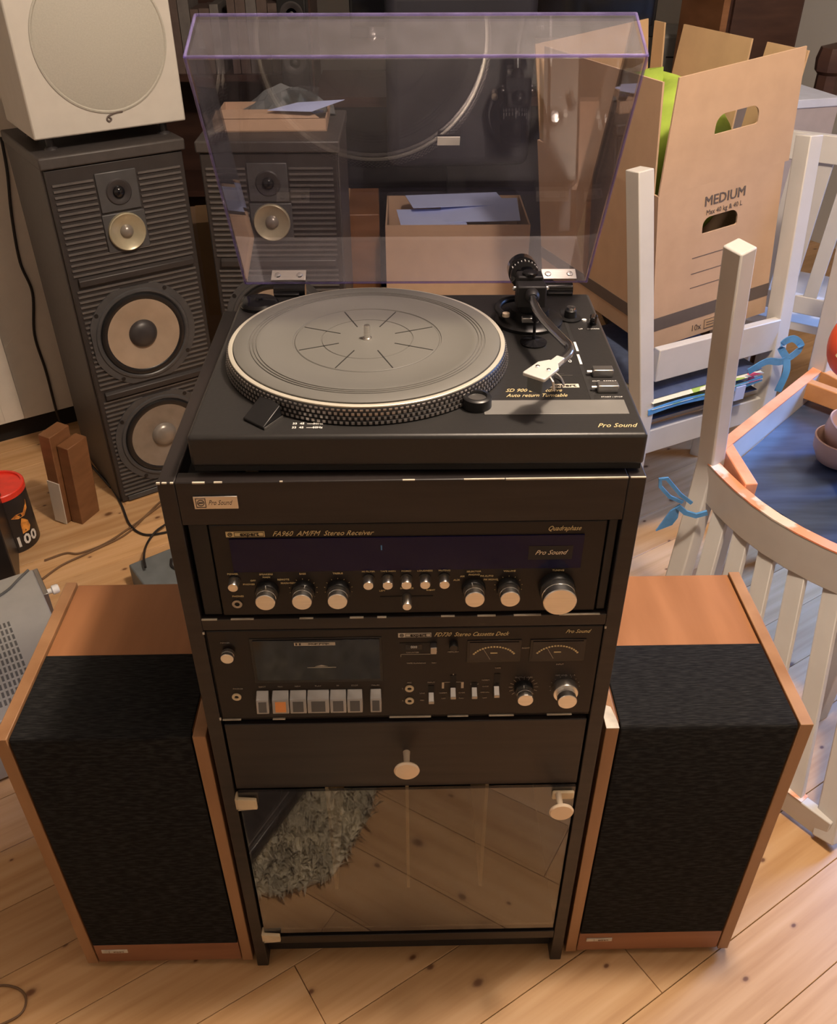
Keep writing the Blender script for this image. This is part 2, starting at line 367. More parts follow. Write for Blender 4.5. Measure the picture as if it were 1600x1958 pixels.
MB().box(-.222, .222, .03, .40, .435, .443).build('shelf', K['rackdark'], rk)
dr = MB().box(-.2195, .2195, .0, .016, .4445, .5672).build('drawer_front', K['rack'], rk, bevel=.0012)
def pull(x, z, parent, y=0):
    MB().lathe([(.0045, 0), (.0040, .006), (.0036, .020), (.0065, .0245), (.0150, .0265), (.0158, .0285), (.0140, .0305), (0, .0312)], (x, y, z), '-y', 32).build('knob', K['knob'], parent, smooth=True)
pull(0, .5115, dr)
dv = MB()
for x in (-.105, 0, .105):
    MB().box(x-.0022, x+.0022, .010, .30, .195, .434).build('record_divider', K['cream'], rk)
door = MB().box(-.2175, .2180, -.0042, 0, .1035, .4425).build('glass_door', K['glass'], rk)
def hinge(z, h):
    m = MB(); m.prism([(-.2185, -.0045, z-h/2), (-.205, -.0065, z-h/2+.003), (-.194, -.0065, z-h/2+.003), (-.194, -.0065, z+h/2), (-.2185, -.0045, z+h/2)], (0, -.005, 0))
    m.box(-.222, -.2185, -.0095, .004, z-h/2, z+h/2); m.build('door_hinge', K['cream'], door, bevel=.0012)
hinge(.424, .022); hinge(.0975, .020)
MB().box(.188, .2165, -.009, -.0042, .422, .437).build('door_clip', K['cream'], door, bevel=.002)
pull(.1955, .4335, door, -.007)
m = MB()
for x0, x1, t in [(-.24, -.2365, .0016), (-.2345, -.2300, .001), (-.2265, -.2235, .001), (-.205, -.193, .0012), (-.184, -.176, .001), (-.12, -.117, .0007), (.0, .012, .0006), (.06, .100, .0007), (.101, .2215, .0013), (.224, .239, .0009)]:
    m.box(x0, x1, -.0006, .0012, H-t, H+.0003)
for x0, x1, z in [(-.222, -.205, .7385), (-.19, -.165, .7385), (-.115, -.1, .7385), (-.06, -.045, .7385), (-.03, -.02, .7385), (.04, .055, .7385), (.08, .1, .7385), (.12, .15, .7385), (.17, .215, .7385),
                  (-.22, -.198, .576), (-.16, -.145, .576), (-.02, .03, .576), (.05, .075, .576), (.1, .13, .576), (.17, .2, .576)]:
    m.box(x0, x1, -.0004, .002, z-.0006, z+.0002)
m.box(-.2235, -.2215, -.0006, .001, .717, .720); m.box(.2225, .2245, -.0006, .001, .717, .720); m.box(-.2235, -.2215, -.0006, .001, .576, .580)
m.build('chipped_edge', K['chip'], rk, label='bare pale chips along the black edges')['kind'] = 'stuff'
m = MB().box(-.2065, -.1630, -.002, 0, .8885, .9035).build('badge', K['alu'], rk, bevel=.0004, label='small silver nameplate')
m2 = MB(); frame_rect(m2, -.2045, -.1945, .8905, .9015, -.002, .0007); m2.lathe([(.0037, .0020), (.0037, .0024), (.0029, .0024), (.0029, .0020)], (-.1995, 0, .896), '-y', 20, False)
m2.box(-.2018, -.1972, -.0024, -.002, .8952, .8968); m2.build('emblem', K['print'], m)
text('lettering', 'Pro Sound', .0080, (-.1925, -.0021, .896), K['print'], m, shear=.45, sx=.68)

# expert-style logo box used on several faceplates
def logo(parent, x, z, w, h, y, mt, rot=None):
    m = MB(); m.box(x, x+w, y-.0003, y, z, z+h); b = m.build('logo_plate', mt, parent)
    m = MB(); m.lathe([(h*.36, 0), (h*.36, .0004), (h*.26, .0004), (h*.26, 0)], (x+h*.62, y-.0003, z+h/2), '-y', 16, False)
    m.box(x+h*.42, x+h*.82, y-.0007, y-.0003, z+h*.45, z+h*.58); frame_rect(m, x+h*1.25, x+w-h*.12, z+h*.12, z+h*.88, y-.0003, h*.07, .0003)
    m.build('logo_mark', K['panel'], b)
    text('lettering', 'expert', h*.92, (x+h*1.35+(w-h*1.5)/2, y-.0005, z+h*.53), K['panel'], b, align='CENTER', sx=1.15, bold=.00012)
    return b

def round_knob(parent, x, z, r, L, y=0, skirt=None, name='knob', m='alu', pointer=True, ang=0):
    if skirt: MB().lathe([(skirt, 0), (skirt, L*.30), (skirt*.94, L*.36)], (x, y, z), '-y', 32).build('knob_skirt', K['black'], parent, smooth=True)
    o = MB().lathe([(r, L*.25), (r, L*.62), (r*.975, L*.63), (r*.975, L*.66), (r, L*.67), (r, L*.97), (r*.95, L), (r*.0, L)], (x, y, z), '-y', 40).build(name, K[m], parent, smooth=True)
    if pointer and skirt:
        R = Matrix.Rotation(ang, 3, 'Y'); p = MB()
        a = R @ Vector((0, 0, r*.95)); b = R @ Vector((0, 0, skirt*.98))
        p.bar(Vector((x, y-L*.375, z))+a, Vector((x, y-L*.375, z))+b, .0009, .0008, side=(0, 1, 0)); p.build('pointer', K['white_print'], o)
    return o
def ticks(mb, x, z, r, n=11, a0=-2.3, a1=2.3, ln=.0012, y=0, w=.0005):
    for i in range(n):
        a = a0+(a1-a0)*i/(n-1); d = Vector((sin(a), 0, cos(a))); c = Vector((x, y-.0002, z))
        mb.bar(c+d*r, c+d*(r+ln), w, .0003, side=(cos(a), 0, -sin(a)))

# ---------------------------------------------------------------- receiver
rc = thing('stereo_receiver', 'black stereo receiver with long blue-black dial window and silver knobs, on the upper rack shelf', 'receiver', (0, 0, .7395))
Z = .7395
def q(z): return z-Z
MB().box(-.205, .212, .012, .33, 0.002, .124).build('case', K['black'], rc)
MB().box(-.1975, .2085, .002, .012, q(.7425), q(.8655)).build('faceplate', K['panel'], rc, bevel=.0015)
for x0, x1 in ((-.2185, -.199), (.2105, .2200)): MB().box(x0, x1, .004, .012, q(.7425), q(.8655)).build('side_trim', K['panel2'], rc, bevel=.001)
wn = MB().box(-.1785, .1865, .0006, .002, q(.8045), q(.8482)).build('dial_window', K['display'], rc, label='long blue-black dial window')
MB().box(-.0235, -.0222, .0002, .0006, q(.832), q(.838)).build('dial_pointer', K['ribbon'], wn)
MB().box(.130, .176, .0003, .0006, q(.8165), q(.8345)).build('window_badge', K['panel2'], wn)
text('lettering', 'Pro Sound', .0085, (.1365, .0, q(.826)), K['alu'], wn, shear=.5, sx=.9)
logo(rc, -.181, q(.8503), .0395, .0068, .002, K['gold'])
text('lettering', 'FA960  AM/FM  Stereo Receiver', .0088, (-.134, .0015, q(.8538)), K['gold'], rc, shear=.5, sx=.88)
text('lettering', 'Quadraphase', .0085, (.1475, .0015, q(.8562)), K['gold'], rc, shear=.5, sx=.75)
for x, a in ((-.1461, .0), (-.1077, .25), (-.0703, -2.2), (.0744, -.2), (.1118, -2.3)):
    round_knob(rc, x, q(.7785), .0104, .021, .002, .0128, ang=a)
round_knob(rc, .1635, q(.7785), .0178, .027, .002, .0195, pointer=False, name='tuning_knob')
for x in (-.1795, -.0376, -.0173, .0025, .0222, .0426):
    MB().lathe([(.0066, 0), (.0066, .001)], (x, .002, q(.7925)), '-y', 24).build('button_collar', K['black'], rc)
    MB().lathe([(.0056, 0), (.0056, .0115), (.0051, .0125), (0, .0125)], (x, .002, q(.7925)), '-y', 24).build('push_button', K['alu'], rc, smooth=True)
MB().lathe([(.0052, 0), (.0052, .016), (.0046, .017), (0, .017)], (.0028, .002, q(.7665)), '-y', 24).build('balance_slider', K['alu'], rc, smooth=True)
MB().box(-.026, .031, .0014, .002, q(.7660), q(.7672)).build('slider_slot', K['rackdark'], rc)
MB().lathe([(.0055, 0), (.0055, .0015), (.0028, .0015), (.0028, -.001)], (-.1805, .002, q(.760)), '-y', 24, False).build('phones_socket', K['alud'], rc, smooth=True)
tx = MB()
ticks(tx, -.1077, q(.7785), .0142, y=.002); ticks(tx, -.0703, q(.7785), .0142, y=.002); ticks(tx, .1118, q(.7785), .0142, y=.002)
tx.build('scale_marks', K['gold'], rc)
for b, x, z in (('POWER', -.1805, .8045-.003), ('SPEAKERS', -.1455, .8005), ('MAIN', -.1455, .7965), ('OFF', -.160, .792), ('REMOTE', -.128, .793), ('PHONES', -.165, .787), ('MAIN+REM', -.123, .788), ('BASS', -.107, .8005), ('TREBLE', -.070, .8005), ('HI FILTER', -.0376, .8025), ('TAPE MON', -.0168, .8025),
                ('MONO', .0025, .8025), ('LOUDNESS', .0222, .8025), ('MUTING', .0428, .8025), ('BALANCE', .0028, .7785), ('LEFT', -.0235, .7755), ('RIGHT', .0285, .7755), ('SELECTOR', .074, .8005), ('PHONO', .0745, .796), ('AM', .062, .794), ('FM AUTO', .088, .794), ('AUX', .056, .789), ('FM MONO', .0925, .789), ('VOLUME', .1118, .8005),
                ('TUNING', .1635, .8005), ('TUNING   MULTIPATH', .155, .8115), ('PHONES', -.1785, .7705)):
    text('lettering', b, .0030, (x, .0016, q(z)), K['gold'], rc, align='CENTER', sx=1.1, bold=.00005)

# ---------------------------------------------------------------- cassette deck
ck = thing('cassette_deck', 'black cassette deck with piano keys and two level meters, below the receiver', 'cassette deck', (0, 0, .576))
Z = .576
MB().box(-.216, .218, .012, .30, .001, .142).build('case', K['black'], ck)
MB().box(-.2205, .2218, .001, .012, q(.5775), q(.7205)).build('faceplate', K['panel'], ck, bevel=.0015)
MB().box(-.2222, -.2205, .004, .012, q(.578), q(.72)).build('side_trim', K['rackdark'], ck)
w = MB(); w.box(-.174, -.026, .0, .001, q(.6385), q(.7085)); w.build('cassette_bay', K['black'], ck, bevel=.0005)
w = MB().box(-.1705, -.0285, -.0012, 0.0, q(.6435), q(.7065)).build('cassette_window', K['window'], ck, bevel=.0004)
b = MB(); b.box(-.124, -.078, -.0014, -.0012, q(.6985), q(.7035)); b = b.build('window_print', K['alud'], w)
text('lettering', 'DOLBY SYSTEM', .0034, (-.0965, -.0016, q(.701)), K['black'], b, align='CENTER')
MB().box(-.1225, -.1205, -.0016, -.0014, q(.6995), q(.7025)).box(-.1185, -.1165, -.0016, -.0014, q(.6995), q(.7025)).build('symbol', K['black'], b)
MB().prism([(-.103, -.0014, q(.6655)), (-.0955, -.0014, q(.668)), (-.088, -.0014, q(.6655))], (0, .0002, 0)).box(-.112, -.079, -.0014, -.0012, q(.6635), q(.6645)).build('arrow_mark', K['alud'], w)
round_knob(ck, -.1985, q(.690), .0072, .013, .001, None, 'power_button')
MB().lathe([(.0055, 0), (.0055, .0015), (.0026, .0015), (.0026, -.001)], (-.1985, .001, q(.6155)), '-y', 24, False).build('phones_socket', K['cream'], ck, smooth=True)
for x0, x1, mt in ((-.1745, -.1600, 'keyd'), (-.1560, -.1365, 'orange'), (-.1355, -.1160, 'keyd'), (-.1150, -.0895, 'keyd'), (-.0885, -.0695, 'keyd'), (-.0685, -.0505, 'keyd'), (-.0415, -.0285, 'keyd')):
    k_ = MB().prism([(x0, .001, q(.6255)), (x0, -.009, q(.6190)), (x0, -.014, q(.6010)), (x0, .001, q(.6010))], (x1-x0, 0, 0)).build('piano_key', K['key'], ck, bevel=.0008)
    ca = (x1-x0)*.18
    MB().prism([(x0+ca, -.0100, q(.6166)), (x0+ca, -.0138, q(.6034)), (x0+ca, -.0128, q(.6034)), (x0+ca, -.0088, q(.6166))], (x1-x0-2*ca, 0, 0)).build('key_inset', K[mt], k_, label='orange key inset' if mt == 'orange' else None)
for b, x in (('EJECT', -.167), ('REC', -.146), ('REW', -.1258), ('PLAY', -.102), ('FF', -.079), ('STOP', -.0595), ('PAUSE', -.035)):
    text('lettering', b, .0030, (x, .0006, q(.6315)), K['alud'], ck, align='CENTER', sx=1.1)
logo(ck, -.0075, q(.7070), .037, .0065, .001, K['chip'])
text('lettering', 'FD730  Stereo Cassette Deck', .0085, (.0325, .0006, q(.7105)), K['gold'], ck, shear=.5, sx=.80)
text('lettering', 'Pro Sound', .0075, (.1795, .0006, q(.7125)), K['gold'], ck, shear=.5, sx=.85)
c_ = MB(); c_.box(-.006, .036, .0004, .001, q(.686), q(.6985)); c_ = c_.build('counter_bezel', K['panel2'], ck)
MB().box(.0005, .019, -.0001, .0004, q(.6885), q(.6965)).build('counter_window', K['gloss'], c_)
for i in range(3): MB().box(.0035+.0045*i, .0070+.0045*i, -.0004, -.0001, q(.6905), q(.6955)).build('counter_wheel', K['black'], c_); 
text('lettering', '000', .005, (.0100, -.0005, q(.693)), K['white_print'], c_, align='CENTER')
MB().box(.0285, .0355, -.008, .001, q(.6885), q(.6985)).build('reset_button', K['alud'], ck, bevel=.0006)
MB().lathe([(.0052, 0), (.0052, .007), (.0045, .008), (0, .008)], (.0545, .001, q(.696)), '-y', 20).build('memory_button', K['black'], ck, smooth=True)
for x0, x1 in ((.0700, .1315), (.1415, .2045)):
    mt = MB(); mt.box(x0, x1, .0, .001, q(.6665), q(.7010)); mt = mt.build('meter_bezel', K['gloss'], ck, bevel=.0004)
    MB().box(x0+.003, x1-.003, -.0008, 0, q(.6715), q(.6985)).build('meter_dial', K['window'], mt)
    a_ = MB(); cx = (x0+x1)/2; cz = q(.6725)
    for i in range(17):
        an = -1.0+i*.125; d = Vector((sin(an)*1.15, 0, cos(an))); a_.bar(Vector((cx, -.001, cz-.004))+d*.0225, Vector((cx, -.001, cz-.004))+d*.0245, .0022, .0002, side=(cos(an), 0, -sin(an)))
    a_.box(cx-.004, cx+.004, -.0011, -.0008, cz+.009, cz+.0105); a_.build('meter_scale', K['gold'], mt)
    MB().bar((cx-.004, -.0012, cz), (cx-.013, -.0012, cz+.018), .0006, .0002, side=(0, 1, 0)).build('meter_needle', K['alu'], mt)
for z in (.6250, .6040):
    MB().lathe([(.0052, 0), (.0052, .0015), (.0026, .0015), (.0026, -.001)], (.0045, .001, q(z)), '-y', 24, False).build('mic_socket', K['cream'], ck, smooth=True)
for x, z0, z1, zl in ((.0300, .6035, .6290, .6140), (.0555, .6100, .6460, .6215), (.0805, .6090, .6330, .6215), (.1065, .6090, .6470, .6230)):
    MB().box(x-.0035, x+.0035, .0004, .001, q(z0), q(z1)).build('switch_slot', K['rackdark'], ck)
    MB().prism([(x-.0033, .001, q(zl+.0040)), (x-.0033, -.009, q(zl-.0020)), (x-.0033, -.009, q(zl-.0062)), (x-.0033, .001, q(zl-.0062))], (.0066, 0, 0)).build('lever_switch', K['alud'], ck, bevel=.0005)
round_knob(ck, .1385, q(.6235), .0092, .021, .001, .0112, m='alu', ang=-.1)
MB().lathe([(.0150, 0), (.0150, .009), (.0142, .0105), (.0105, .0105)], (.187, .001, q(.6220)), '-y', 40).build('level_ring', K['alu'], ck, smooth=True)
round_knob(ck, .187, q(.6220), .0112, .023, .001, None, 'level_knob')
tk = MB(); ticks(tk, .1385, q(.6235), .0128, 13, ln=.0045, y=.001); ticks(tk, .187, q(.6235), .0168, 13, ln=.0012, y=.001)
tk.box(-.005, .035, .0006, .001, q(.6803), q(.6808)); tk.box(-.005, -.0045, .0006, .001, q(.6765), q(.6808))
tk.box(.0425, .0450, .0006, .001, q(.624), q(.6345)); tk.box(.0650, .0680, .0006, .001, q(.624), q(.6345)); tk.box(.0425, .068, .0006, .001, q(.6340), q(.6346)); tk.box(.0550, .0562, .0006, .001, q(.634), q(.6480))
tk.build('scale_marks', K['alud'], ck)
for b, x, z in (('POWER', -.201, .703), ('PHONES', -.1955, .629), ('COUNTER', .0085, .6835), ('RESET', .0325, .6835), ('MEMORY', .0545, .6835), ('TAPE RUNNING', .0125, .6665), ('REC', .033, .6665), ('MIC', .0045, .6345), ('L', -.0035, .625), ('R', -.0035, .604),
                ('INPUT', .03, .6345), ('LINE', .0195, .6165), ('MIC', .0195, .6045), ('NORM', .044, .6165), ('OFF', .0445, .607), ('CrO2', .066, .6165), ('FeCr', .066, .607), ('DOLBY', .0805, .6305), ('NORM', .0935, .637), ('CrO2', .0935, .6265), ('SPECIAL', .0935, .6165), ('OFF', .0935, .607), ('TAPE', .1065, .6565), ('EQ', .107, .631),
                ('OUTPUT LEVEL', .138, .6405), ('RIGHT', .1368, .688), ('INPUT', .178, .661), ('REC LEVEL   L - R', .186, .643)):
    text('lettering', b, .0028, (x, .0006, q(z)), K['alud'], ck, align='CENTER', sx=1.1)

# ---------------------------------------------------------------- turntable
TX, TY, TR = .0152, .0105, -.0111
tt = thing('turntable', 'black record player with raised smoked lid and grey rubber mat, on top of the rack', 'turntable', (TX, TY, .8975), TR)
Z = .8975; zt = .963-Z
MB().box(-.222, .222, 0, .3512, .9280-Z, zt).build('plinth', K['plinth'], tt, bevel=.004, seg=3)
MB().box(-.2195, .2195, .0025, .349, .9225-Z, .9290-Z).build('base_tray', K['rackdark'], tt)
for x in (-.17, .17):
    for y in (.045, .31): MB().lathe([(.018, 0), (.020, .004), (.020, .025)], (x, y, 0), 'z', 24).build('foot', K['black'], tt, smooth=True)
MB().box(-.1745+.0, -.1615, .0195, .0255, 0, .024).build('transit_screw', K['knob'], tt, bevel=.002)
px, py = -.0543, .1740
pl = MB().lathe([(.1520, zt+.0005), (.1555, zt+.0012), (.1555, zt+.0048), (.1540, zt+.0052), (.1546, zt+.0056), (.1546, zt+.0092), (.1530, zt+.0096), (.1536, zt+.0100), (.1536, zt+.0140), (.1522, zt+.0172), (.1515, zt+.0180), (0, zt+.0180)], (px, py, 0), 'z', 128).build('platter', K['dotbase'], tt, smooth=True)
dm = MB(); N = 170
for row, (r, z, h) in enumerate(((.1553, zt+.0015, .0028), (.1544, zt+.0059, .0028), (.1534, zt+.0102, .0030), (.1526, zt+.0143, .0022))):
    n_ = N if row < 3 else N
    for i in range(n_):
        a = 2*pi*(i+(row % 2)*.5)/n_; c = Vector((px+cos(a)*r, py+sin(a)*r, z+h/2)); sw_ = .0030 if row != 1 else .0026
        dm.obox(c, (.0012, sw_, h), (0, 0, a))
dm = dm.build('strobe_dots', K['dot'], pl, label='silver strobe dots around the rim'); dm['kind'] = 'stuff'
MB().lathe([(.1516, zt+.0175), (.1516, zt+.0192), (.1510, zt+.0196), (.1470, zt+.0196), (.1465, zt+.0180)], (px, py, 0), 'z', 128, False).build('rim_ring', K['ring'], pl, smooth=True, label='pale metal ring around the mat')
mz = zt+.0180
prof = [(.1460, mz), (.1460, mz+.0028), (.1448, mz+.0036), (.1310, mz+.0036)]
for r in (.1290, .1255, .1220): prof += [(r+.0009, mz+.0036), (r+.0005, mz+.0026), (r-.0005, mz+.0026), (r-.0009, mz+.0036)]
prof += [(.1165, mz+.0036), (.1155, mz+.0030), (.0820, mz+.0030), (.0815, mz+.0020), (.0800, mz+.0020), (.0790, mz+.0028), (.0510, mz+.0028), (.0507, mz+.0020), (.0500, mz+.0020), (.0495, mz+.0028), (0, mz+.0028)]
mt = MB().lathe(prof, (px, py, 0), 'z', 128).build('rubber_mat', K['mat'], pl, smooth=True)
gm = MB()
for k in range(8):
    a = radians(22+45*k); gm.obox((px+cos(a)*.0555, py+sin(a)*.0555, mz+.0029), (.045, .0011, .0006), (0, 0, a))
gm.lathe([(.0800, mz+.00205), (.0800, mz+.0022), (.0788, mz+.0022), (.0788, mz+.00205)], (px, py, 0), 'z', 96, False)
gm.build('mat_slots', K['groove'], mt)
MB().lathe([(.0052, mz+.002), (.0052, mz+.004), (.0036, mz+.0045), (.0036, mz+.0165), (.0030, mz+.0185), (0, mz+.0190)], (px, py, 0), 'z', 24).build('spindle', K['alu'], pl, smooth=True)
# strobe lamp housing
def tl(x, y, z): return (x-TX+.0005, y-TY-.002, z)
A_, B_, C_, D_ = (-.1570, .0440), (-.1345, .0245), (-.1195, .0490), (-.1420, .0800)
vs = [tl(*A_, zt), tl(*B_, zt), tl(*C_, zt), tl(*D_, zt), tl(A_[0], A_[1], zt+.003), tl(B_[0], B_[1], zt+.003), tl(C_[0]-.001, C_[1]+.001, zt+.013), tl(D_[0]+.001, D_[1]-.003, zt+.013)]
MB().add(vs, [(0, 3, 2, 1), (4, 5, 6, 7), (0, 1, 5, 4), (1, 2, 6, 5), (2, 3, 7, 6), (3, 0, 4, 7)]).build('strobe_lamp_housing', K['black'], tt, bevel=.0008)
MB().bar(tl(B_[0]+.001, B_[1]-.0005, zt+.0014), tl(C_[0]+.001, C_[1]-.0005, zt+.0014), .0010, .0024, side=(1, 0, 0)).build('strobe_lens', K['alud'], tt)
for i, s_ in enumerate(('33  45  ----50Hz', '33  45  ----60Hz')):
    text('lettering', s_, .0048, (-.1225, .0235-.0075*i, zt+.0002), K['white_print'], tt, rot=(0, 0, 0), sx=.95, bold=.0001)
# spare 45 adaptor
ad = thing('record_adaptor', 'shiny black round single-record adaptor in its recess at the back left of the turntable', 'adaptor', (TX-.1905, TY+.318, .963), TR)
MB().lathe([(.024, 0), (.024, .004), (.021, .0075), (.006, .009), (.0055, .0115), (0, .0120)], (0, 0, 0), 'z', 40).build('adaptor_disc', K['gloss'], ad, smooth=True)
# illuminated speed knob
MB().lathe([(.0148, zt), (.0150, zt+.002), (.0145, zt+.011), (.0125, zt+.0125), (.0100, zt+.0125), (.0092, zt+.010)], (.0600, .0570, 0), 'z', 40, False).build('strobe_knob', K['black'], tt, smooth=True)
MB().lathe([(.0094, zt+.0095), (0, zt+.0100)], (.0600, .0570, 0), 'z', 40).build('knob_window', K['alud'], tt, smooth=True)
MB().box(.0665, .2110, .0390, .0680, zt, zt+.0007).build('control_strip', K['strip'], tt, bevel=.0003, label='grey metal strip')
MB().box(.1775, .1815, .063, .300, zt-.001, zt+.0003).build('slider_groove', K['rackdark'], tt)
for x, y in ((.1985, .1240), (.1975, .0885)):
    MB().box(x-.011, x+.011, y-.006, y+.006, zt, zt+.0085).build('function_button', K['alud'], tt, bevel=.0012)
    MB().cyl((x-.0165, y, zt+.004), .0018, .005, 'x', 10).build('button_pin', K['chrome'], tt)
for x, y in ((.1812, .1925), (.1800, .1600)):
    MB().box(x-.0015, x+.0015, y-.012, y+.012, zt+.0003, zt+.0014).build('speed_scale', K['white_print'], tt, bevel=.0005)
for i, (x, y) in enumerate(((.171, .196), (.1695, .175), (.1690, .157))): text('lettering', '+-0'[i], .009, (x, y, zt+.0002), K['white_print'], tt, rot=(0, 0, 0), align='CENTER')
text('lettering', 'Pro Sound', .0105, (.1745, .0165, zt+.0002), K['gold'], tt, rot=(0, 0, 0), shear=.5, sx=.85)
text('lettering', 'SD 900 Directdrive', .0095, (.0915, .0895, zt+.0002), K['gold'], tt, rot=(0, 0, 0), shear=.5, sx=.78)
text('lettering', 'Auto return Turntable', .0095, (.0915, .0785, zt+.0002), K['gold'], tt, rot=(0, 0, 0), shear=.5, sx=.72)
text('lettering', 'CUT   REPEAT', .0030, (.1985, .1095, zt+.0002), K['white_print'], tt, rot=(0, 0, 0), align='CENTER', sx=1.4)
text('lettering', 'START / STOP', .0030, (.2000, .0745, zt+.0002), K['white_print'], tt, rot=(0, 0, 0), align='CENTER', sx=1.2)
text('lettering', 'UP    DOWN', .0036, (.2040, .2420, zt+.0002), K['white_print'], tt, rot=(0, 0, 0), align='CENTER', sx=1.2)
lg = MB().box(.1300, .1700, .0955, .1035, zt, zt+.0003).build('logo_plate', K['chip'], tt)
text('lettering', 'expert', .0080, (.154, .0995, zt+.0004), K['panel'], lg, rot=(0, 0, 0), align='CENTER', sx=1.2, bold=.00015)
MB().box(.144, .167, .1225, .1235, zt, zt+.0004).box(.136, .158, .126, .1270, zt, zt+.0004).build('scale_line', K['alud'], tt)
MB().tube(spline([(.1280, .1200, zt+.003), (.1420, .1215, zt+.006), (.1515, .113, zt+.004), (.1545, .100, zt+.001)], 8), .0011, 8).build('finger_rest_wire', K['alu'], tt, smooth=True)
# anti-skate and cue controls
MB().lathe([(.0135, zt), (.0135, zt+.002), (.0075, zt+.003), (.0070, zt+.011), (.0060, zt+.012), (0, zt+.012)], (.1860, .2720, 0), 'z', 32).build('anti_skate_knob', K['black'], tt, smooth=True)
MB().lathe([(.0055, zt+.012), (.0052, zt+.015), (0, zt+.0155)], (.1860, .2720, 0), 'z', 24).build('anti_skate_cap', K['chrome'], tt, smooth=True)
MB().lathe([(.0028, zt), (.0028, zt+.002), (0, zt+.002)], (.2020, .2770-.012, 0), 'z', 16).build('screw_cap', K['white_print'], tt)
q_ = MB(); q_.cyl((.2110, .2550, zt), .0045, .012, 'z', 16); q_.bar((.2110, .2570, zt+.011), (.2060, .2380, zt+.014), .005, .0035); q_.build('cueing_lever', K['gloss'], tt, bevel=.0008)
# tonearm
tb = MB().lathe([(.0400, zt), (.0405, zt+.004), (.0370, zt+.007), (.0240, zt+.008), (.0230, zt+.018), (.0140, zt+.019), (.0135, zt+.032)], (.1350, .2650, 0), 'z', 48).build('tonearm_base', K['black'], tt, smooth=True)
MB().tube(spline([(.103, .250, zt+.014), (.098, .272, zt+.014), (.108, .295, zt+.014), (.130, .304, zt+.014)], 6), .0040, 10).build('lift_platform', K['black'], tt, smooth=True)
MB().lathe([(.0045, 0), (.0042, .004), (0, .005)], (.1055, .246, zt+.015), 'z', 16).build('brass_screw', K['knob'], tt, smooth=True)
arm = thing('tonearm', 'chrome S-shaped tonearm with silver headshell and black counterweight, over the right of the turntable', 'tonearm', (TX+.135, TY+.265, .963), TR)
arm.parent = None
az = .047
gb = MB(); gb.obox((0, -.024, az-.004), (.034, .020, .026)); gb.obox((.0, -.006, az+.003), (.030, .020, .022)); gb.build('gimbal_block', K['panel2'], arm, bevel=.002)
MB().cyl((0, -.010, -.008+.0), .010, .045, 'z', 24).build('pivot_column', K['black'], arm, smooth=True)
for s in (-1, 1): MB().lathe([(.0028, 0), (.0028, .003), (.0015, .0045), (0, .0045)], (s*.0165, -.020, az+.002), (Vector((0, 1, 0)), Vector((0, 0, 1)), Vector((s, 0, 0))), 14).build('pivot_screw', K['chrome'], arm, smooth=True)
MB().lathe([(.0090, 0), (.0090, .003), (.007, .0045), (0, .005)], (0, -.008, az+.014), 'z', 24).build('pivot_cap', K['gloss'], arm, smooth=True)
cwaxis = (Vector((1, 0, 0)), Vector((0, .10, 1)).normalized(), Vector((0, 1, -.10)).normalized())
cw = MB().lathe([(.0095, 0), (.0165, .0015), (.0170, .013), (.0160, .0145), (.0160, .0160), (.0178, .0168), (.0178, .036), (.0165, .038), (0, .038)], (-.004, .006, az+.006), cwaxis, 40).build('counterweight', K['gloss'], arm, smooth=True)
ck2 = MB()
for i in range(9):
    a = -1.0+i*.25; d = cwaxis[0]*sin(a)+cwaxis[1]*cos(a); c = Vector((-.004, .006, az+.006))+d*.0171
    ck2.bar(c+cwaxis[2]*.003, c+cwaxis[2]*(.010 if i % 4 == 0 else .007), .0008, .0006, side=cwaxis[0]*cos(a)-cwaxis[1]*sin(a))
ck2.build('weight_scale', K['white_print'], cw)
path = spline([(0, -.030, az), (-.0005, -.060, az), (.002, -.085, az-.001), (.0100, -.118, az-.002), (.0200, -.150, az-.003), (.0235, -.165, az-.003), (.0210, -.180, az-.003), (.0120, -.194, az-.004), (.006, -.202, az-.004)], 6)
MB().tube(path, .0049, 14).build('arm_tube', K['steel'], arm, smooth=True)
MB().lathe([(.0075, 0), (.0080, .004), (.0080, .012), (.0055, .016)], (0, -.030, az), (Vector((1, 0, 0)), Vector((0, 0, 1)), Vector((0, -1, 0))), 24).build('arm_collar', K['panel2'], arm, smooth=True)
hs = MB(); d = Vector((-.62, -.785, -.03)).normalized(); sd = Vector((.785, -.62, 0)); p0 = Vector((.0105, -.1965, az-.002))
hs.bar(p0, p0+d*.018, .009, .007, .010, .006, side=sd)
pts = [p0+d*.014-sd*.005, p0+d*.024-sd*.0118, p0+d*.050-sd*.0125, p0+d*.052-sd*.0115, p0+d*.052+sd*.0115, p0+d*.050+sd*.0125, p0+d*.024+sd*.0118, p0+d*.014+sd*.005]
hs.prism([p+Vector((0, 0, .001)) for p in pts], (0, 0, .0035)); hs = hs.build('headshell', K['shell'], arm, bevel=.0008)
for s in (-1, 1): MB().lathe([(.0022, 0), (.0022, .0012), (.0012, .0018), (0, .0018)], p0+d*.034+sd*s*.0062+Vector((0, 0, .0045)), 'z', 14).build('shell_screw', K['chrome'], hs, smooth=True)
ct = MB(); ct.obox(p0+d*.037+Vector((0, 0, -.0075)), (.017, .024, .015), (0, 0, math.atan2(d.y, d.x)-pi/2)); ct = ct.build('cartridge', K['trafo'], hs, bevel=.0015)
MB().tube([p0+d*.040+sd*.011+Vector((0, 0, .002)), p0+d*.042+sd*.0165+Vector((0, 0, -.001)), p0+d*.042+sd*.0185+Vector((0, 0, -.010))], .0013, 8).build('finger_lift', K['alu'], hs)
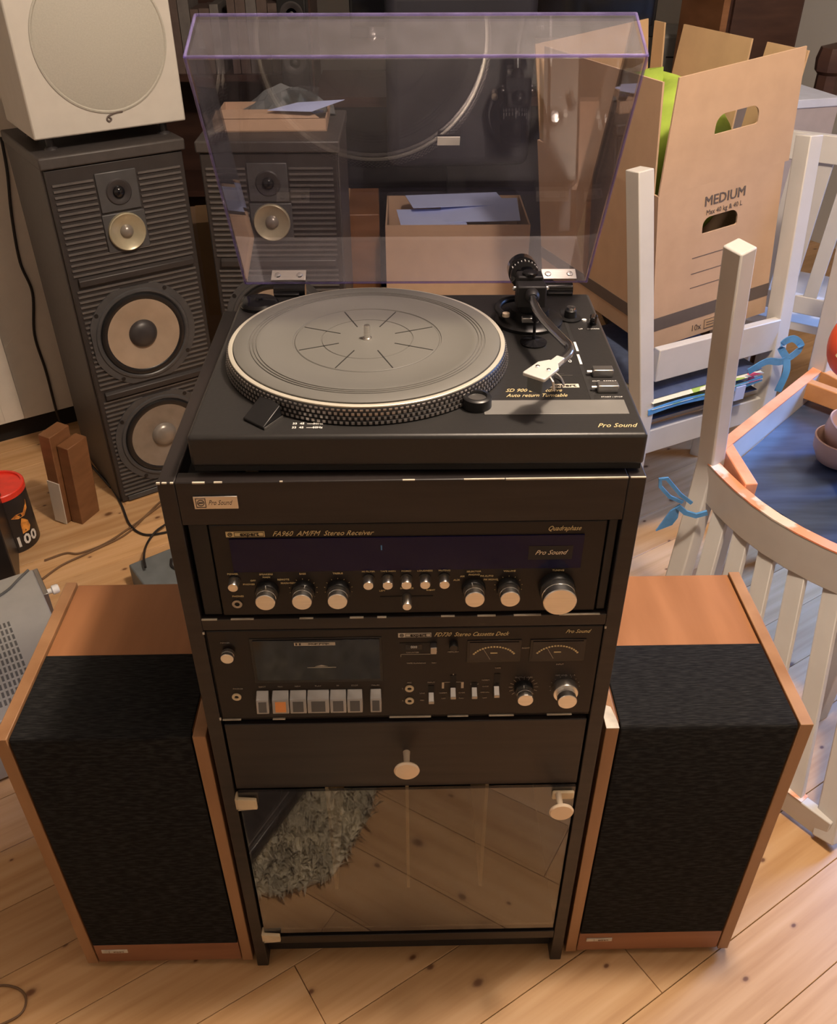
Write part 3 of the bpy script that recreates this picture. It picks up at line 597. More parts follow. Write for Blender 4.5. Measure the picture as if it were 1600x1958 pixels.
MB().lathe([(.0150, zt), (.0155, zt+.002), (.0040, zt+.004), (.0018, zt+.005), (.0018, zt+.026), (.0036, zt+.0275), (.004, zt+.034)], (.134, .204, 0), 'z', 28).build('arm_rest', K['gloss'], tt, smooth=True)
MB().box(.1205, .1400, .214, .222, zt+.020, zt+.026).build('lift_bar', K['alud'], tt, bevel=.001)
# lid
LA = 2.0904; ld = Vector((0, cos(LA), sin(LA))); lh = Vector((0, sin(LA), -cos(LA)))
LO = Vector((.0009, .3647, .9734-Z))
hw, LL, LH, TH = .2192, .3296, .0665, .003
lid = bpy.data.objects.new('lid', None); COL.objects.link(lid); lid.parent = tt
lid.matrix_local = Matrix(((1, 0, 0, LO.x), (0, ld.y, lh.y, LO.y), (0, ld.z, lh.z, LO.z), (0, 0, 0, 1)))
bpy.data.objects.remove(lid)
def LP(x, l, h):
    k_ = h/LH; return LO+Vector((x*(1-.020*k_), 0, 0))+ld*l+lh*k_*(.0755-.0170*l/LL)
def slab(c8, name, mt, parent=tt, **k):
    vs = [LP(*c) for c in c8]
    return MB().add(vs, [(0, 1, 2, 3), (7, 6, 5, 4), (0, 4, 5, 1), (1, 5, 6, 2), (2, 6, 7, 3), (3, 7, 4, 0)]).build(name, mt, parent, **k)
# shell of the lid: one mesh (top sheet + four walls), closed with real thickness
m = MB(); t = TH
def quadshell(x0, x1, l0, l1, h0, h1):
    vs = [LP(x, l, h) for h in (h0, h1) for l in (l0, l1) for x in (x0, x1)]
    m.add(vs, [(0, 2, 3, 1), (4, 5, 7, 6), (0, 1, 5, 4), (2, 6, 7, 3), (0, 4, 6, 2), (1, 3, 7, 5)])
O_ = [(-hw, 0), (hw, 0), (hw, LL), (-hw, LL)]; I_ = [(-hw+t, t), (hw-t, t), (hw-t, LL-t), (-hw+t, LL-t)]
vs = [LP(x, l, 0) for x, l in O_]+[LP(x, l, LH) for x, l in O_]+[LP(x, l, 0) for x, l in I_]+[LP(x, l, LH-t) for x, l in I_]
fs = [(4, 5, 6, 7), (12, 15, 14, 13)]
for k in range(4):
    k2 = (k+1) % 4; fs += [(k, k2, 4+k2, 4+k), (8+k, 12+k, 12+k2, 8+k2), (k, 8+k, 8+k2, k2)]
lid = MB().add(vs, fs).build('lid', K['lid'], tt, label='raised smoked clear acrylic dust lid')
e = MB(); r_ = .0019
for a, b in (((-hw, 0, 0), (hw, 0, 0)), ((-hw, 0, 0), (-hw, LL, 0)), ((hw, 0, 0), (hw, LL, 0)), ((-hw, LL, 0), (hw, LL, 0)), ((-hw, LL, 0), (-hw, LL, LH)), ((hw, LL, 0), (hw, LL, LH)), ((-hw, LL, LH), (hw, LL, LH))):
    e.tube([LP(*a), LP(*b)], .0015, 8)
e.build('lid_edge', K['lidedge'], lid, smooth=True, label='violet-tinted lid edge')
bl = MB(); vs = [LP(x, l, LH-t-.001-d_) for d_ in (0, .0012) for x, l in ((.0250, .165), (.0510, .165), (.0510, .177), (.0250, .177))]
bl.add(vs, [(0, 1, 2, 3), (7, 6, 5, 4), (0, 4, 5, 1), (1, 5, 6, 2), (2, 6, 7, 3), (3, 7, 4, 0)]).build('lid_badge', K['alu'], lid, label='small silver lid plate')
for x in (-.1640, .1840):
    pt = [LP(x+a, .0032, h_) for a, h_ in ((-.022, .0010), (.022, .0010), (.022, .0150), (-.022, .0150))]
    hg = MB().prism(pt, ld*.0015).build('hinge_plate', K['alu'], lid, bevel=.0003)
    for s in (-.014, .014):
        c = LP(x+s, .0047, .0080); MB().lathe([(.0042, 0), (.0034, .0012), (0, .0015)], c, (Vector((1, 0, 0)), lh, ld), 16).build('hinge_screw', K['chrome'], hg, smooth=True)
    MB().cyl((x-.017+(.0 if x < 0 else -.006), .358, zt+.003), .0085, .040, 'x', 20).build('hinge_barrel', K['gloss'], tt, smooth=True)
    MB().box(x-.016, x+.016, .343, .357, zt-.002, zt+.004).build('hinge_foot', K['black'], tt, bevel=.001)

# ---------------------------------------------------------------- the two wooden loudspeakers
def wood_speaker(x0, y0, s, label, notch):
    w, h, d, th = .2589, .5308, .2968, .0165
    z0 = .012
    t = thing('loudspeaker', label, 'speaker', (x0, y0, 0), 0)
    def X(a, b): return sorted((s*a, s*b))
    MB().box(*X(0, th), 0, d, z0, z0+h).build('side_panel', K['teakside'], t, bevel=.001)
    MB().box(*X(w-th, w), 0, d, z0, z0+h).build('side_panel', K['teakside'], t, bevel=.001)
    a, b = th+.0015, w-th-.0015
    yb = .144
    MB().box(*X(a, b), .014, d-.002, z0+.002, z0+h-.004).build('cabinet', K['teak'], t, bevel=.001)
    m = MB(); zz = z0+h
    p = [(0, z0+.052), (.0, zz-.006), (.0018, zz-.0018), (.006, zz-.0002), (yb, zz-.0002), (yb, zz-.0045), (.013, zz-.0045), (.013, z0+.052)]
    xa, xb = X(a+.001, b-.001)
    m.prism([(xa, y, z) for y, z in p], (xb-xa, 0, 0)).build('grille', K['cloth'], t, bevel=.0012)
    MB().box(*X(a, b), .001, .014, z0+.002, z0+.0505).build('bottom_strip', K['teakstrip'], t, bevel=.0012)
    for xx in (.04, w-.04):
        for yy in (.04, d-.04): MB().lathe([(.012, 0), (.013, z0+.002)], (s*xx, yy, 0), 'z', 16).build('foot', K['black'], t)
    bx = (a+.012) if s > 0 else (w-th-.052)
    xa, xb = X(bx, bx+.040)
    bd = MB().box(xa, xb, -.0005, .001, z0+.030, z0+.038).build('badge', K['chip'], t, bevel=.0003, label='small pale nameplate')
    MB().box(xa+.0115, xa+.012, -.0008, -.0005, z0+.031, z0+.037).build('badge_mark', K['brown'], bd)
    text('lettering', 'expert', .0055, (xa+.026, -.0008, z0+.034), K['brown'], bd, align='CENTER', sx=1.1)
    if notch:
        MB().prism([(.0003, -.0004, zz+.0002), (.0163, -.0004, zz+.0002), (.0160, .010, zz+.0004), (.012, .034, zz+.0004), (.0003, .040, zz+.0004)], (0, 0, -.0008)).build('bare_chip', K['chip'], t, label='bare pale chip on the top edge')
    return t
wood_speaker(.2471, .0061, 1, 'teak box loudspeaker with black cloth grille, right of the black rack', True)
wood_speaker(-.2458, .0031, -1, 'teak box loudspeaker with black cloth grille, left of the black rack', False)

# ---------------------------------------------------------------- tall black loudspeakers behind
def tall_speaker(loc, a, label):
    w, h, d = .323, .88, .32
    t = thing('tower_speaker', label, 'speaker', loc, a, 'black tower loudspeakers with ribbed fronts')
    MB().box(0, w, .012, d, 0, h).build('cabinet', K['cab'], t, bevel=.003)
    MB().box(-.004, w+.004, -.006, d+.002, h, h+.026).build('top_cap', K['cab'], t, bevel=.004)
    MB().box(.004, w-.004, 0, .012, .004, h-.002).build('baffle', K['baffle'], t, bevel=.002)
    ribs = MB(); z = .026
    while z < h-.026:
        def skip(z, x):
            return any((x-cx)**2+(z-cz)**2 < r*r for cx, cz, r in ((.148, .466, .128), (.152, .172, .128)))
        segs = []; x = .014; cur = None
        while x <= w-.012:
            ok = not skip(z, x) and not (abs(x-.155) < .050 and .682 < z < .862) and not (.606 < z < .640 and .014 < x < .312) and not (.310 < z < .338 and .014 < x < .312)
            if ok: cur = [x, x] if cur is None else [cur[0], x]
            elif cur: segs.append(cur); cur = None
            x += .003
        if cur: segs.append(cur)
        for s0, s1 in segs:
            if s1-s0 > .004: ribs.box(s0, s1, -.0035, .0002, z-.0022, z+.0022)
        z += .0128
    r = ribs.build('ribs', K['rib'], t); r['kind'] = 'stuff'
    MB().box(.108, .202, -.004, .0, .770, .858).build('tweeter_plate', K['frame'], t, bevel=.004)
    tw = MB().lathe([(.030, 0), (.027, .0030), (.024, .0030), (.017, .0008), (.014, .0002)], (.155, -.0038, .812), '-y', 32, False).build('tweeter_horn', K['cap'], t, smooth=True)
    MB().lathe([(.014, .0002), (.012, .005), (.007, .0085), (0, .010)], (.155, -.0042, .812), '-y', 28).build('tweeter_dome', K['gloss'], t, smooth=True)
    MB().box(.106, .206, -.004, 0, .678, .766).build('midrange_plate', K['frame'], t, bevel=.004)
    MB().lathe([(.0440, .0035), (.0435, .0110), (.0415, .0130), (.0395, .0120), (.0380, .0110), (.016, .0045), (.012, .0042)], (.156, 0, .722), '-y', 40, False).build('midrange_cone', K['cone2'], t, smooth=True)
    MB().lathe([(.016, .0045), (.0135, .0095), (.008, .0140), (0, .0155)], (.156, 0, .722), '-y', 28).build('midrange_cap', K['capg'], t, smooth=True)
    for z in (.623, .324): MB().prism([(.022, 0, z-.012), (.022, -.010, z-.008), (.022, -.010, z+.006), (.022, 0, z+.012)], (.282, 0, 0)).build('cross_bar', K['baffle'], t, bevel=.0015)
    for (cx, cz, mt, cp, cr) in ((.148, .466, 'cone', 'cap', .036), (.152, .172, 'capg', 'capg', .034)):
        pts = []
        R = .126
        for k in range(48):
            a_ = 2*pi*k/48; x = cx+R*1.06*cos(a_); zz = cz+R*1.06*sin(a_)
            x = min(max(x, .021), .300); zz = min(max(zz, cz-.124), cz+.124); pts.append((x, -.001, zz))
        inn = [(cx+.108*cos(2*pi*k/48), -.001, cz+.108*sin(2*pi*k/48)) for k in range(48)]
        f2 = [(x, -.0055, z) for x, y, z in pts]; i2 = [(x, -.0055, z) for x, y, z in inn]; V_ = pts+inn+f2+i2; F_ = []
        for k in range(48):
            k2 = (k+1) % 48; F_ += [(k, k2, 48+k2, 48+k), (96+k, 144+k, 144+k2, 96+k2), (k, 96+k, 96+k2, k2), (48+k, 48+k2, 144+k2, 144+k)]
        MB().add(V_, F_).build('woofer_frame', K['frame'], t)
        MB().lathe([(.118, .0055), (.116, .009), (.110, .0095), (.106, .0060)], (cx, 0, cz), '-y', 56, False).build('woofer_ring', K['frame'], t, smooth=True)
        MB().lathe([(.108, .004), (.104, .0105), (.098, .0120), (.092, .0105), (.0905, .0090)], (cx, 0, cz), '-y', 56, False).build('woofer_surround', K['black'], t, smooth=True)
        MB().lathe([(.0915, .0095), (.088, .0096), (.060, .0050), (cr, .0012), (cr-.008, .0008)], (cx, 0, cz), '-y', 56, False).build('woofer_cone', K[mt], t, smooth=True)
        MB().lathe([(cr, .0010), (cr*.92, .0080), (cr*.7, .0140), (cr*.35, .0175), (0, .0185)], (cx, 0, cz), '-y', 40).build('woofer_cap', K[cp], t, smooth=True)
        sc = MB()
        for k in range(4):
            a_ = pi/4+k*pi/2; sc.lathe([(.0055, 0), (.0050, .0012), (0, .0012)], (cx+.127*cos(a_+.18), -.0055, cz+.127*sin(a_+.18)), '-y', 12)
        sc.build('screw_heads', K['black'], t)['kind'] = 'stuff'
    MB().box(.02, w-.02, -.004, 0, .004, .020).build('bottom_rail', K['frame'], t, bevel=.002)
    return t
tall_speaker((-.772, 1.275, 0), .578, 'black ribbed tower loudspeaker at far left under the white subwoofer')
tall_speaker((-.463, 1.419, 0), -.005, 'black ribbed tower loudspeaker seen through the left of the turntable lid')

# white subwoofer
sb = thing('subwoofer', 'warm white box subwoofer with round grille, on top of the left tower loudspeaker', 'subwoofer', (-.7818, 1.301, .906), .578)
MB().box(0, .344, 0, .236, .029, .409).build('cabinet', K['white'], sb, bevel=.004)
MB().lathe([(.1440, 0), (.1440, .002), (.1405, .003), (.138, .001), (.134, .0025), (0, .0035)], (.181, 0, .209), '-y', 72).build('round_grille', K['whiteg'], sb, smooth=True)
m = MB().tube(spline([(.200, -.0015, .0655), (.188, -.0015, .0655), (.174, -.0015, .0625), (.165, -.0015, .0580), (.163, -.0015, .0520), (.168, -.0015, .049), (.172, -.0015, .053), (.168, -.0015, .058)], 5), .0020, 6); m.build('logo_mark', K['print'], sb)
for x in (.04, .30):
    for y in (.04, .19): MB().lathe([(.015, 0), (.012, .004), (.009, .006), (.009, .030)], (x, y, 0), 'z', 20).build('foot', K['cap'], sb, smooth=True)

# things on the second tower
zc = .906
cb = thing('cardboard_tray', 'shallow brown cardboard tray on top of the second tower loudspeaker', 'tray', (-.435, 1.50, zc), .02)
MB().box(0, .265, 0, .20, 0, .003).box(0, .265, 0, .003, 0, .028).box(0, .003, 0, .20, 0, .028).box(.262, .265, 0, .2, 0, .028).box(0, .265, .197, .2, 0, .028).build('tray', K['card'], cb)
MB().add([(0.0, 0, .028), (.25, 0, .028), (.215, .07, .034), (.0, .07, .034)], [(0, 1, 2, 3)]).add([(0.0, 0, .0295), (.25, 0, .0295), (.215, .07, .0355), (.0, .07, .0355)], [(0, 1, 2, 3)]).build('folded_flap', K['card'], cb)
gl = thing('glass_dish', 'small clear square glass dish on the cardboard tray', 'dish', (-.235, 1.66, zc+.0035), .3)
MB().lathe([(.028, 0), (.036, .04), (.042, .062), (.038, .062), (.033, .04), (.025, .004), (0, .004)], (0, 0, 0), 'z', 4).build('dish', K['glassware'], gl)
pp = MB().add([(-.075, -.02, 0), (.03, -.045, .002), (.105, .035, .012), (-.01, .045, .004), (-.075, -.02, .001), (.03, -.045, .003), (.105, .035, .013), (-.01, .045, .005)], [(0, 1, 2, 3), (7, 6, 5, 4), (0, 4, 5, 1), (1, 5, 6, 2), (2, 6, 7, 3), (3, 7, 4, 0)]).build('paper_sheet', K['paper'], loc=(-.235, 1.555, zc+.040))
tag(pp, 'pale blue paper sheet jutting over the corner of the cardboard tray', 'paper')
for i in range(2):
    bp_ = MB().obox((0, 0, .004), (.06, .032, .008)).build('blister_card', K['alud'], rot=(0, 0, .3+i*.5), loc=(-.265+.06*i, 1.612-.012*i, zc+.0035+i*.009))
    for j in range(4): MB().lathe([(.006, .008), (.005, .012), (0, .0125)], (-.021+.014*j, 0, 0), 'z', 10).build('blister', K['paper'], bp_)
    tag(bp_, ('silver blister card lying on the cardboard tray beside the glass dish', 'silver blister card partly under the blue paper sheet')[i], 'blister pack', 'blister cards on the cardboard tray')
pn = thing('plastic_bag', 'crumpled grey plastic bag behind the cardboard tray on the tower loudspeaker', 'bag', (-.40, 1.665, zc), .1)
m = MB()
random.seed(3); nx, ny = 12, 8
vs = [(.24*i/(nx-1), .11*j/(ny-1)-.02, (.035+.03*random.random())*sin(pi*i/(nx-1))*sin(pi*(j+.4)/(ny))+.004) for j in range(ny) for i in range(nx)]
m.add(vs+[(x, y, .0) for x, y, z in vs], [(j*nx+i, j*nx+i+1, (j+1)*nx+i+1, (j+1)*nx+i) for j in range(ny-1) for i in range(nx-1)]+[tuple(nx*ny+k for k in (0, nx*(ny-1), nx*ny-1, nx-1))]); m.build('bag', K['trafo'], pn)

# ---------------------------------------------------------------- left side: white cupboard, board, can, boxes, cables
cp = thing('white_cupboard', 'white painted cupboard with framed doors along the left wall', 'cupboard', (0, 0, 0), RA)
n0 = 1.955
MB().box(-2.2, .10, n0+.03, n0+.45, .07, 1.25).build('body', K['cupboard'], cp, bevel=.002)
MB().box(-2.2, .10, n0+.06, n0+.44, 0, .07).build('plinth', K['rackdark'], cp)
def frame_door(x0, x1):
    d_ = MB().box(x0, x1, n0+.012, n0+.03, .085, 1.235).build('door', K['cupboard'], cp, bevel=.001)
    f = MB(); w_ = .055
    f.box(x0, x0+w_, n0, n0+.012, .085, 1.235); f.box(x1-w_, x1, n0, n0+.012, .085, 1.235); f.box(x0+w_, x1-w_, n0, n0+.012, .085, .145); f.box(x0+w_, x1-w_, n0, n0+.012, 1.175, 1.235)
    f.build('door_frame', K['cupboard'], d_, bevel=.001)
frame_door(-.85, -.115); frame_door(-1.6, -.855)
MB().bar((-.105, n0+.022, .30), (-.045, n0+.022, .36), .010, .012, side=(0, 1, 0)).build('handle', K['cupboard'], cp)
MB().box(-.113, .098, n0+.018, n0+.03, .075, 1.245).build('side_panel', K['cupboard'], cp, bevel=.001)

bd = thing('wooden_board', 'short thick brown wooden board standing on end before the white cupboard', 'board', (-.905, 1.20, .004), (.0, .085, -.42))
MB().box(-.018, .018, -.01, .06, 0, .27).build('board', K['brown'], bd, bevel=.002)
MB().box(.020, .055, .005, .075, 0, .24).build('board', K['brown'], bd, bevel=.002)
MB().box(-.0195, .0185, -.012, -.0095, 0, .13).build('lit_edge_strip', K['cupboard'], bd, label='pale strip standing for the lit board edge')  # light on the board's front edge, painted as a pale strip

cn = thing('firework_tube', 'black cylindrical tube with red lid and flame print, at the left edge', 'tube', (-1.012, 1.118, 0), 0)
MB().lathe([(.064, 0), (.066, .004), (.066, .158), (.064, .162)], (0, 0, 0), 'z', 48).build('tube_body', K['canblack'], cn, smooth=True)
MB().lathe([(.0675, .158), (.0675, .172), (.0655, .174), (.0600, .174), (.0595, .169), (0, .169)], (0, 0, 0), 'z', 48).build('lid', K['red'], cn, smooth=True)
def on_cyl(r, a0, z, pts):
    return [(r*sin(a0+u), -r*cos(a0+u), z+v) for u, v in pts]
ang = 1.0
for nm, mt, pts in (('flame_print', 'fire', [(-.35, .105), (-.15, .112), (.15, .108), (.40, .125), (.45, .135), (.40, .112), (.18, .098), (-.1, .098)]), ('flame_print', 'fire', [(-.10, .052), (-.08, .080), (.02, .095), (.12, .090), (.26, .080), (.3, .062), (.2, .052)])):
    a = on_cyl(.0664, ang, 0, pts); b = on_cyl(.0672, ang, 0, pts)
    m = MB(); n_ = len(a); m.add(a+b, [tuple(range(n_)), tuple(range(2*n_-1, n_-1, -1))]+[(k, (k+1) % n_, n_+(k+1) % n_, n_+k) for k in range(n_)]); m.build(nm, K[mt], cn)
for i, ch in enumerate('100'):
    aa = ang+.0+(i-1)*.32; text('lettering', ch, .040, (.0672*sin(aa), -.0672*cos(aa), .032), K['white_print'], cn, rot=(pi/2, 0, aa), align='CENTER', bold=.0012)

bx = thing('black_case', 'plain black metal case at the left edge in front of the firework tube', 'case', (-1.20, .985, 0), .36)
MB().box(0, .235, -.16, .02, 0.004, .235).build('case', K['canblack'], bx, bevel=.003)
for x in (.02, .21): MB().box(x-.01, x+.01, -.15, .01, 0, .005).build('foot', K['rackdark'], bx)
am = thing('grey_amplifier', 'grey metal amplifier with slotted vents on top, at the lower left edge', 'amplifier', (-.825, .815, 0), -1.03)
MB().box(0, .42, -.40, 0, .008, .150).build('case', K['grey'], am, bevel=.003)
MB().box(-.0005, .10, .0, .010, .010, .148).build('rear_panel', K['alud'], am, bevel=.001)
vt = MB()
for i in range(11):
    for j in range(12):
        x = .150+i*.022; y = -.080-j*.0085 - .012*0; vt.box(x, x+.015, y-.0045, y, .1495, .1506)
v = vt.build('vent_slots', K['slot'], am); v['kind'] = 'stuff'
for x in (.03, .39):
    for y in (-.37, -.03): MB().lathe([(.012, 0), (.013, .009)], (x, y, 0), 'z', 14).build('foot', K['black'], am)
MB().lathe([(.006, 0), (.006, .010), (.0105, .012), (.0105, .022), (.0085, .026), (0, .027)], (.060, .010, .122), 'y', 20).build('terminal', K['white_print'], am, smooth=True)
tf = thing('power_adapter_box', 'dark grey plastic box with a cable on it, on the floor left of the rack', 'box', (-.66, .935, 0), .62)
MB().box(0, .20, -.17, 0, 0, .062).build('case', K['trafo'], tf, bevel=.004)
MB().tube(spline([(.09, -.045, .064), (.080, -.075, .0645), (.10, -.11, .0645), (.15, -.13, .0645)], 6), .0035, 8).build('cable', K['cable'], tf, smooth=True)

def cable(pts, r, mt, label, name='cable'):
    o = MB().tube(spline(pts, 8), r, 8).build(name, K[mt], smooth=True); return tag(o, label, 'cable')
def pix(x, y, ax='z', v=0.0):     # a point seen at (x, y) in the photograph, on a plane: used once to lay cables where they lie
    d = fw + rt2*((x-800)/FPX) - up2*((y-979)/FPX); c = cam.matrix_world.translation; i = 'xyz'.index(ax); t_ = (v-c[i])/d[i]
    return c+d*t_
cable([pix(x, y, 'z', .004) for x, y in ((212, 930), (232, 965), (248, 1003), (275, 1022), (312, 1019), (345, 1010))], .0032, 'cable', 'black cable curving over the floor left of the rack')
cable([pix(x, y, 'z', .003) for x, y in ((80, 1108), (120, 1080), (180, 1052), (240, 1022), (280, 985), (306, 960), (335, 940))], .0028, 'cableg', 'brown cable running over the pine floor toward the rack')
cable([pix(x, y, 'z', .003) for x, y in ((85, 1072), (125, 1058), (152, 1058), (200, 1040), (250, 1008), (305, 968), (335, 950))], .0028, 'cableg', 'grey cable lying just above the brown cable on the floor')
cable([pix(x, y, 'z', .075 if i > 2 else .012) for i, (x, y) in enumerate(((316, 1003), (296, 1018), (280, 1042), (275, 1066), (278, 1085)))], .0030, 'cable', 'black cable looping down to the dark grey box')
cable([pix(x, y, 'z', .1525) for x, y in ((-15, 1148), (15, 1128), (35, 1108), (54, 1090))], .0028, 'slot', 'grey cable lying on the grey amplifier')
cable([pix(x, y, 'z', .003) for x, y in ((-20, 1888), (10, 1884), (38, 1892), (50, 1912), (38, 1940), (-10, 1965))], .0018, 'cableg', 'thin brown cable loop on the floor at the lower left corner')
wy = 1.5
def wcab(x, y, dn=.004):   # on the cupboard face
    d = fw + rt2*((x-800)/FPX) - up2*((y-979)/FPX); c = cam.matrix_world.translation
    t_ = (n0+.018-dn-c.dot(rn))/d.dot(rn); return c+d*t_
cable([wcab(x, y) for x, y in ((2, 262), (14, 330), (22, 410), (38, 500), (62, 560), (66, 640), (88, 710), (112, 800), (135, 850))]+[pix(170, 885, 'z', .01), pix(212, 932, 'z', .004)], .0040, 'cable', 'black cable hanging down the white cupboard front')

# ---------------------------------------------------------------- moving box
BO = (.548, 1.057, .55); BA, BT = .364, .129
mb = thing('moving_box', 'large open brown cardboard moving box printed MEDIUM, balanced on a white chair', 'box', BO, (0, -BT, BA))
bw, bdp, bh, fh, tk_ = .30, .50, .336, .212, .004
def panel_hole(x0, x1, z0, z1, hx0, hx1, hz0, hz1, y0, y1, r=.018, rlow=.004):
    m = MB(); inner = []
    for cx, cz, a0, rr in ((hx1-r, hz1-r, 0, r), (hx0+r, hz1-r, pi/2, r), (hx0+rlow, hz0+rlow, pi, rlow), (hx1-rlow, hz0+rlow, 1.5*pi, rlow)):
        for k in range(7): a = a0+k*pi/12; inner.append((cx+rr*cos(a), cz+rr*sin(a)))
    hcx, hcz = (hx0+hx1)/2, (hz0+hz1)/2; outer = []
    n = len(inner)
    corners = [(x1, z1), (x0, z1), (x0, z0), (x1, z0)]
    for q4 in range(4):
        cxn, czn = corners[q4]
        for k in range(7):
            f = k/6
            if q4 == 0: p = (x1, hz1+(z1-hz1)*min(1, f*2)) if f <= .5 else (x1-(x1-hx1)*(f*2-1), z1)
            elif q4 == 1: p = (x0+(hx0-x0)*(1-min(1, f*2)), z1) if f <= .5 else (x0, z1-(z1-hz1)*(f*2-1))
            elif q4 == 2: p = (x0, hz0-(hz0-z0)*min(1, f*2)) if f <= .5 else (x0+(hx0-x0)*(f*2-1), z0)
            else: p = (hx1+(x1-hx1)*min(1, f*2), z0) if f <= .5 else (x1, z0+(hz0-z0)*(f*2-1))
            outer.append(p)
    vs = [(x, y, z) for y in (y0, y1) for ring in (outer, inner) for x, z in ring]
    fs = []
    for k in range(n):
        k2 = (k+1) % n
        fs += [(k, k2, n+k2, n+k), (2*n+k, 3*n+k, 3*n+k2, 2*n+k2), (k, 2*n+k, 2*n+k2, k2), (n+k, n+k2, 3*n+k2, 3*n+k)]
    return m.add(vs, fs)
panel_hole(0, bw, 0, bh, .110, .196, .232, .266, 0, tk_).build('front_side', K['card'], mb)
MB().box(0, tk_, tk_, bdp, 0, bh).build('long_side', K['card'], mb)
MB().box(bw-tk_, bw, tk_, bdp, 0, bh).build('long_side', K['card'], mb)
MB().box(tk_, bw-tk_, bdp-tk_, bdp, 0, bh).build('back_side', K['card'], mb)
MB().box(tk_, bw-tk_, tk_, bdp-tk_, 0, .004).build('bottom', K['card'], mb)
f = panel_hole(.001, bw+.010, 0, fh, .110, .214, .092, .128, 0, tk_, .020); f = f.build('front_flap', K['card'], mb); f.location = (0, 0, bh); f.rotation_euler = (.02, .035*0, 0)
f.data.transform(Matrix(((1, 0, .11*1, 0), (0, 1, 0, 0), (0, 0, 1, 0), (0, 0, 0, 1))) if False else Matrix.Identity(4))
for v in f.data.vertices: v.co.x += .12*v.co.z*(1-v.co.x/bw)+.02*v.co.z
f = MB().box(0, tk_, .018, .470, 0, .205).build('side_flap', K['card'], mb); f.location = (0, 0, bh); f.rotation_euler = (0, .05, 0)
for y0, y1, y2, y3 in ((.020, .150, .020, .138), (.175, .430, .185, .420), (.445, .495, .455, .495)):
    f = MB().add([(x, y, z) for x in (-tk_, 0) for y, z in ((y0, 0), (y1, 0), (y3, .200), (y2, .200))], [(0, 1, 2, 3), (7, 6, 5, 4), (0, 4, 5, 1), (1, 5, 6, 2), (2, 6, 7, 3), (3, 7, 4, 0)]).build('side_flap', K['cardin'], mb)
    f.location = (bw, 0, bh); f.rotation_euler = (0, .22 if y0 < .4 else .08, 0)
f = MB().box(.006, bw+.002, 0, tk_, 0, .205).build('back_flap', K['cardin'], mb); f.location = (0, bdp-tk_, bh); f.rotation_euler = (-.04, 0, 0)
m = MB()
m.box(-.0006, bw+.0006, -.0006, 0, .042, .072); st = m.build('printed_band', K['print'], mb)
MB().box(-.0007, 0, 0, bdp, .042, .072).build('printed_band', K['print'], mb)
text('lettering', 'MEDIUM', .0285, (.160, -.0006, .2985), K['print'], mb, align='CENTER', sx=.93, ext=.0003)
text('lettering', 'Max 40 kg & 40 L', .0145, (.160, -.0006, .2755), K['print'], mb, align='CENTER', sx=.85, ext=.0003)
for dx_ in (-.0006, .0006): text('lettering', 'MEDIUM', .0285, (.160+dx_, -.0005, .2985), K['print'], mb, align='CENTER', sx=.93, ext=.0003)
m = MB()
for z in (.185, .150, .118): m.box(.090, .215, -.0006, 0, z-.0007, z+.0007)
m.build('printed_lines', K['print'], mb)
text('lettering', '10x', .020, (.100, -.0006, .0190), K['print'], mb, sx=.9, ext=.0003)
m = MB(); m.box(.134, .186, -.0006, 0, .009, .032); m.build('printed_logo', K['cardin'], mb)
m = MB(); frame_rect(m, .134, .186, .009, .032, -.0006, .0015, .0003); m.box(.140, .180, -.0009, -.0006, .016, .018); m.box(.140, .180, -.0009, -.0006, .022, .024); m.build('printed_frame', K['print'], mb)
def blob(name, mt, parent, c, r, seed=0, amp=.25, lab=None, cat=None, nu=28, nv=18):
    rnd = random.Random(seed); ph = [(rnd.uniform(0, 6), rnd.uniform(1.2, 4), rnd.uniform(1.2, 4)) for _ in range(5)]; m = MB(); vs = []
    for j in range(nv+1):
        th = pi*j/nv
        for i in range(nu):
            a = 2*pi*i/nu; k = 1+amp*sum(sin(p+u*a+0 if False else p+round(u)*a+w*th) for p, u, w in ph)/5
            vs.append((c[0]+r[0]*k*sin(th)*cos(a), c[1]+r[1]*k*sin(th)*sin(a), c[2]+r[2]*k*cos(th)))
    m.add(vs, [(j*nu+i, j*nu+(i+1) % nu, (j+1)*nu+(i+1) % nu, (j+1)*nu+i) for j in range(nv) for i in range(nu)])
    o = m.build(name, mt, parent, smooth=True)
    if lab: tag(o, lab, cat)
    return o
g = blob('green_bag', K['green'], None, (0, 0, 0), (.13, .19, .17), 5, .18, 'lime green fabric bag stuffed into the open moving box', 'bag'); g.location = (.548+.02, 1.27+.02, .89); g.rotation_euler = (0, -BT, BA)
g = blob('dark_cloth', K['darkcloth'], None, (0, 0, 0), (.12, .18, .10), 9, .15, 'dark folded cloth below the green bag in the moving box', 'cloth'); g.location = (.548+.04, 1.27+.03, .655); g.rotation_euler = (0, -BT, BA)

# ---------------------------------------------------------------- chairs
WM = K['wchair']
# chair A: upright, seen from behind, carries the box
ca = thing('dining_chair', 'white upright dining chair seen from behind, with navy cushion, holding the moving box', 'chair', (.52, .955, 0), 0)
def rel(p, o=(.52, .955, 0)): return Vector(p)-Vector(o)
sdA = Vector((.34, .165, 0)).normalized(); bkA = Vector((-sdA.y, sdA.x, 0))
def postline(base, top, foot): return [rel(foot), rel(Vector(foot).lerp(Vector(base), .6)), rel(base), rel(Vector(base).lerp(Vector(top), .35)+Vector((0, 0, 0))), rel(Vector(base).lerp(Vector(top), .7)), rel(top)]
MB().polybar(postline((.515, .950, .46), (.448, .985, .952), (.520, .975, 0)), .036, .040, tuple(sdA)).build('back_post', WM, ca, bevel=.002)
MB().polybar(postline((.852, 1.120, .46), (.840, 1.185, .965), (.86, 1.14, 0)), .036, .040, tuple(sdA)).build('back_post', WM, ca, bevel=.002)
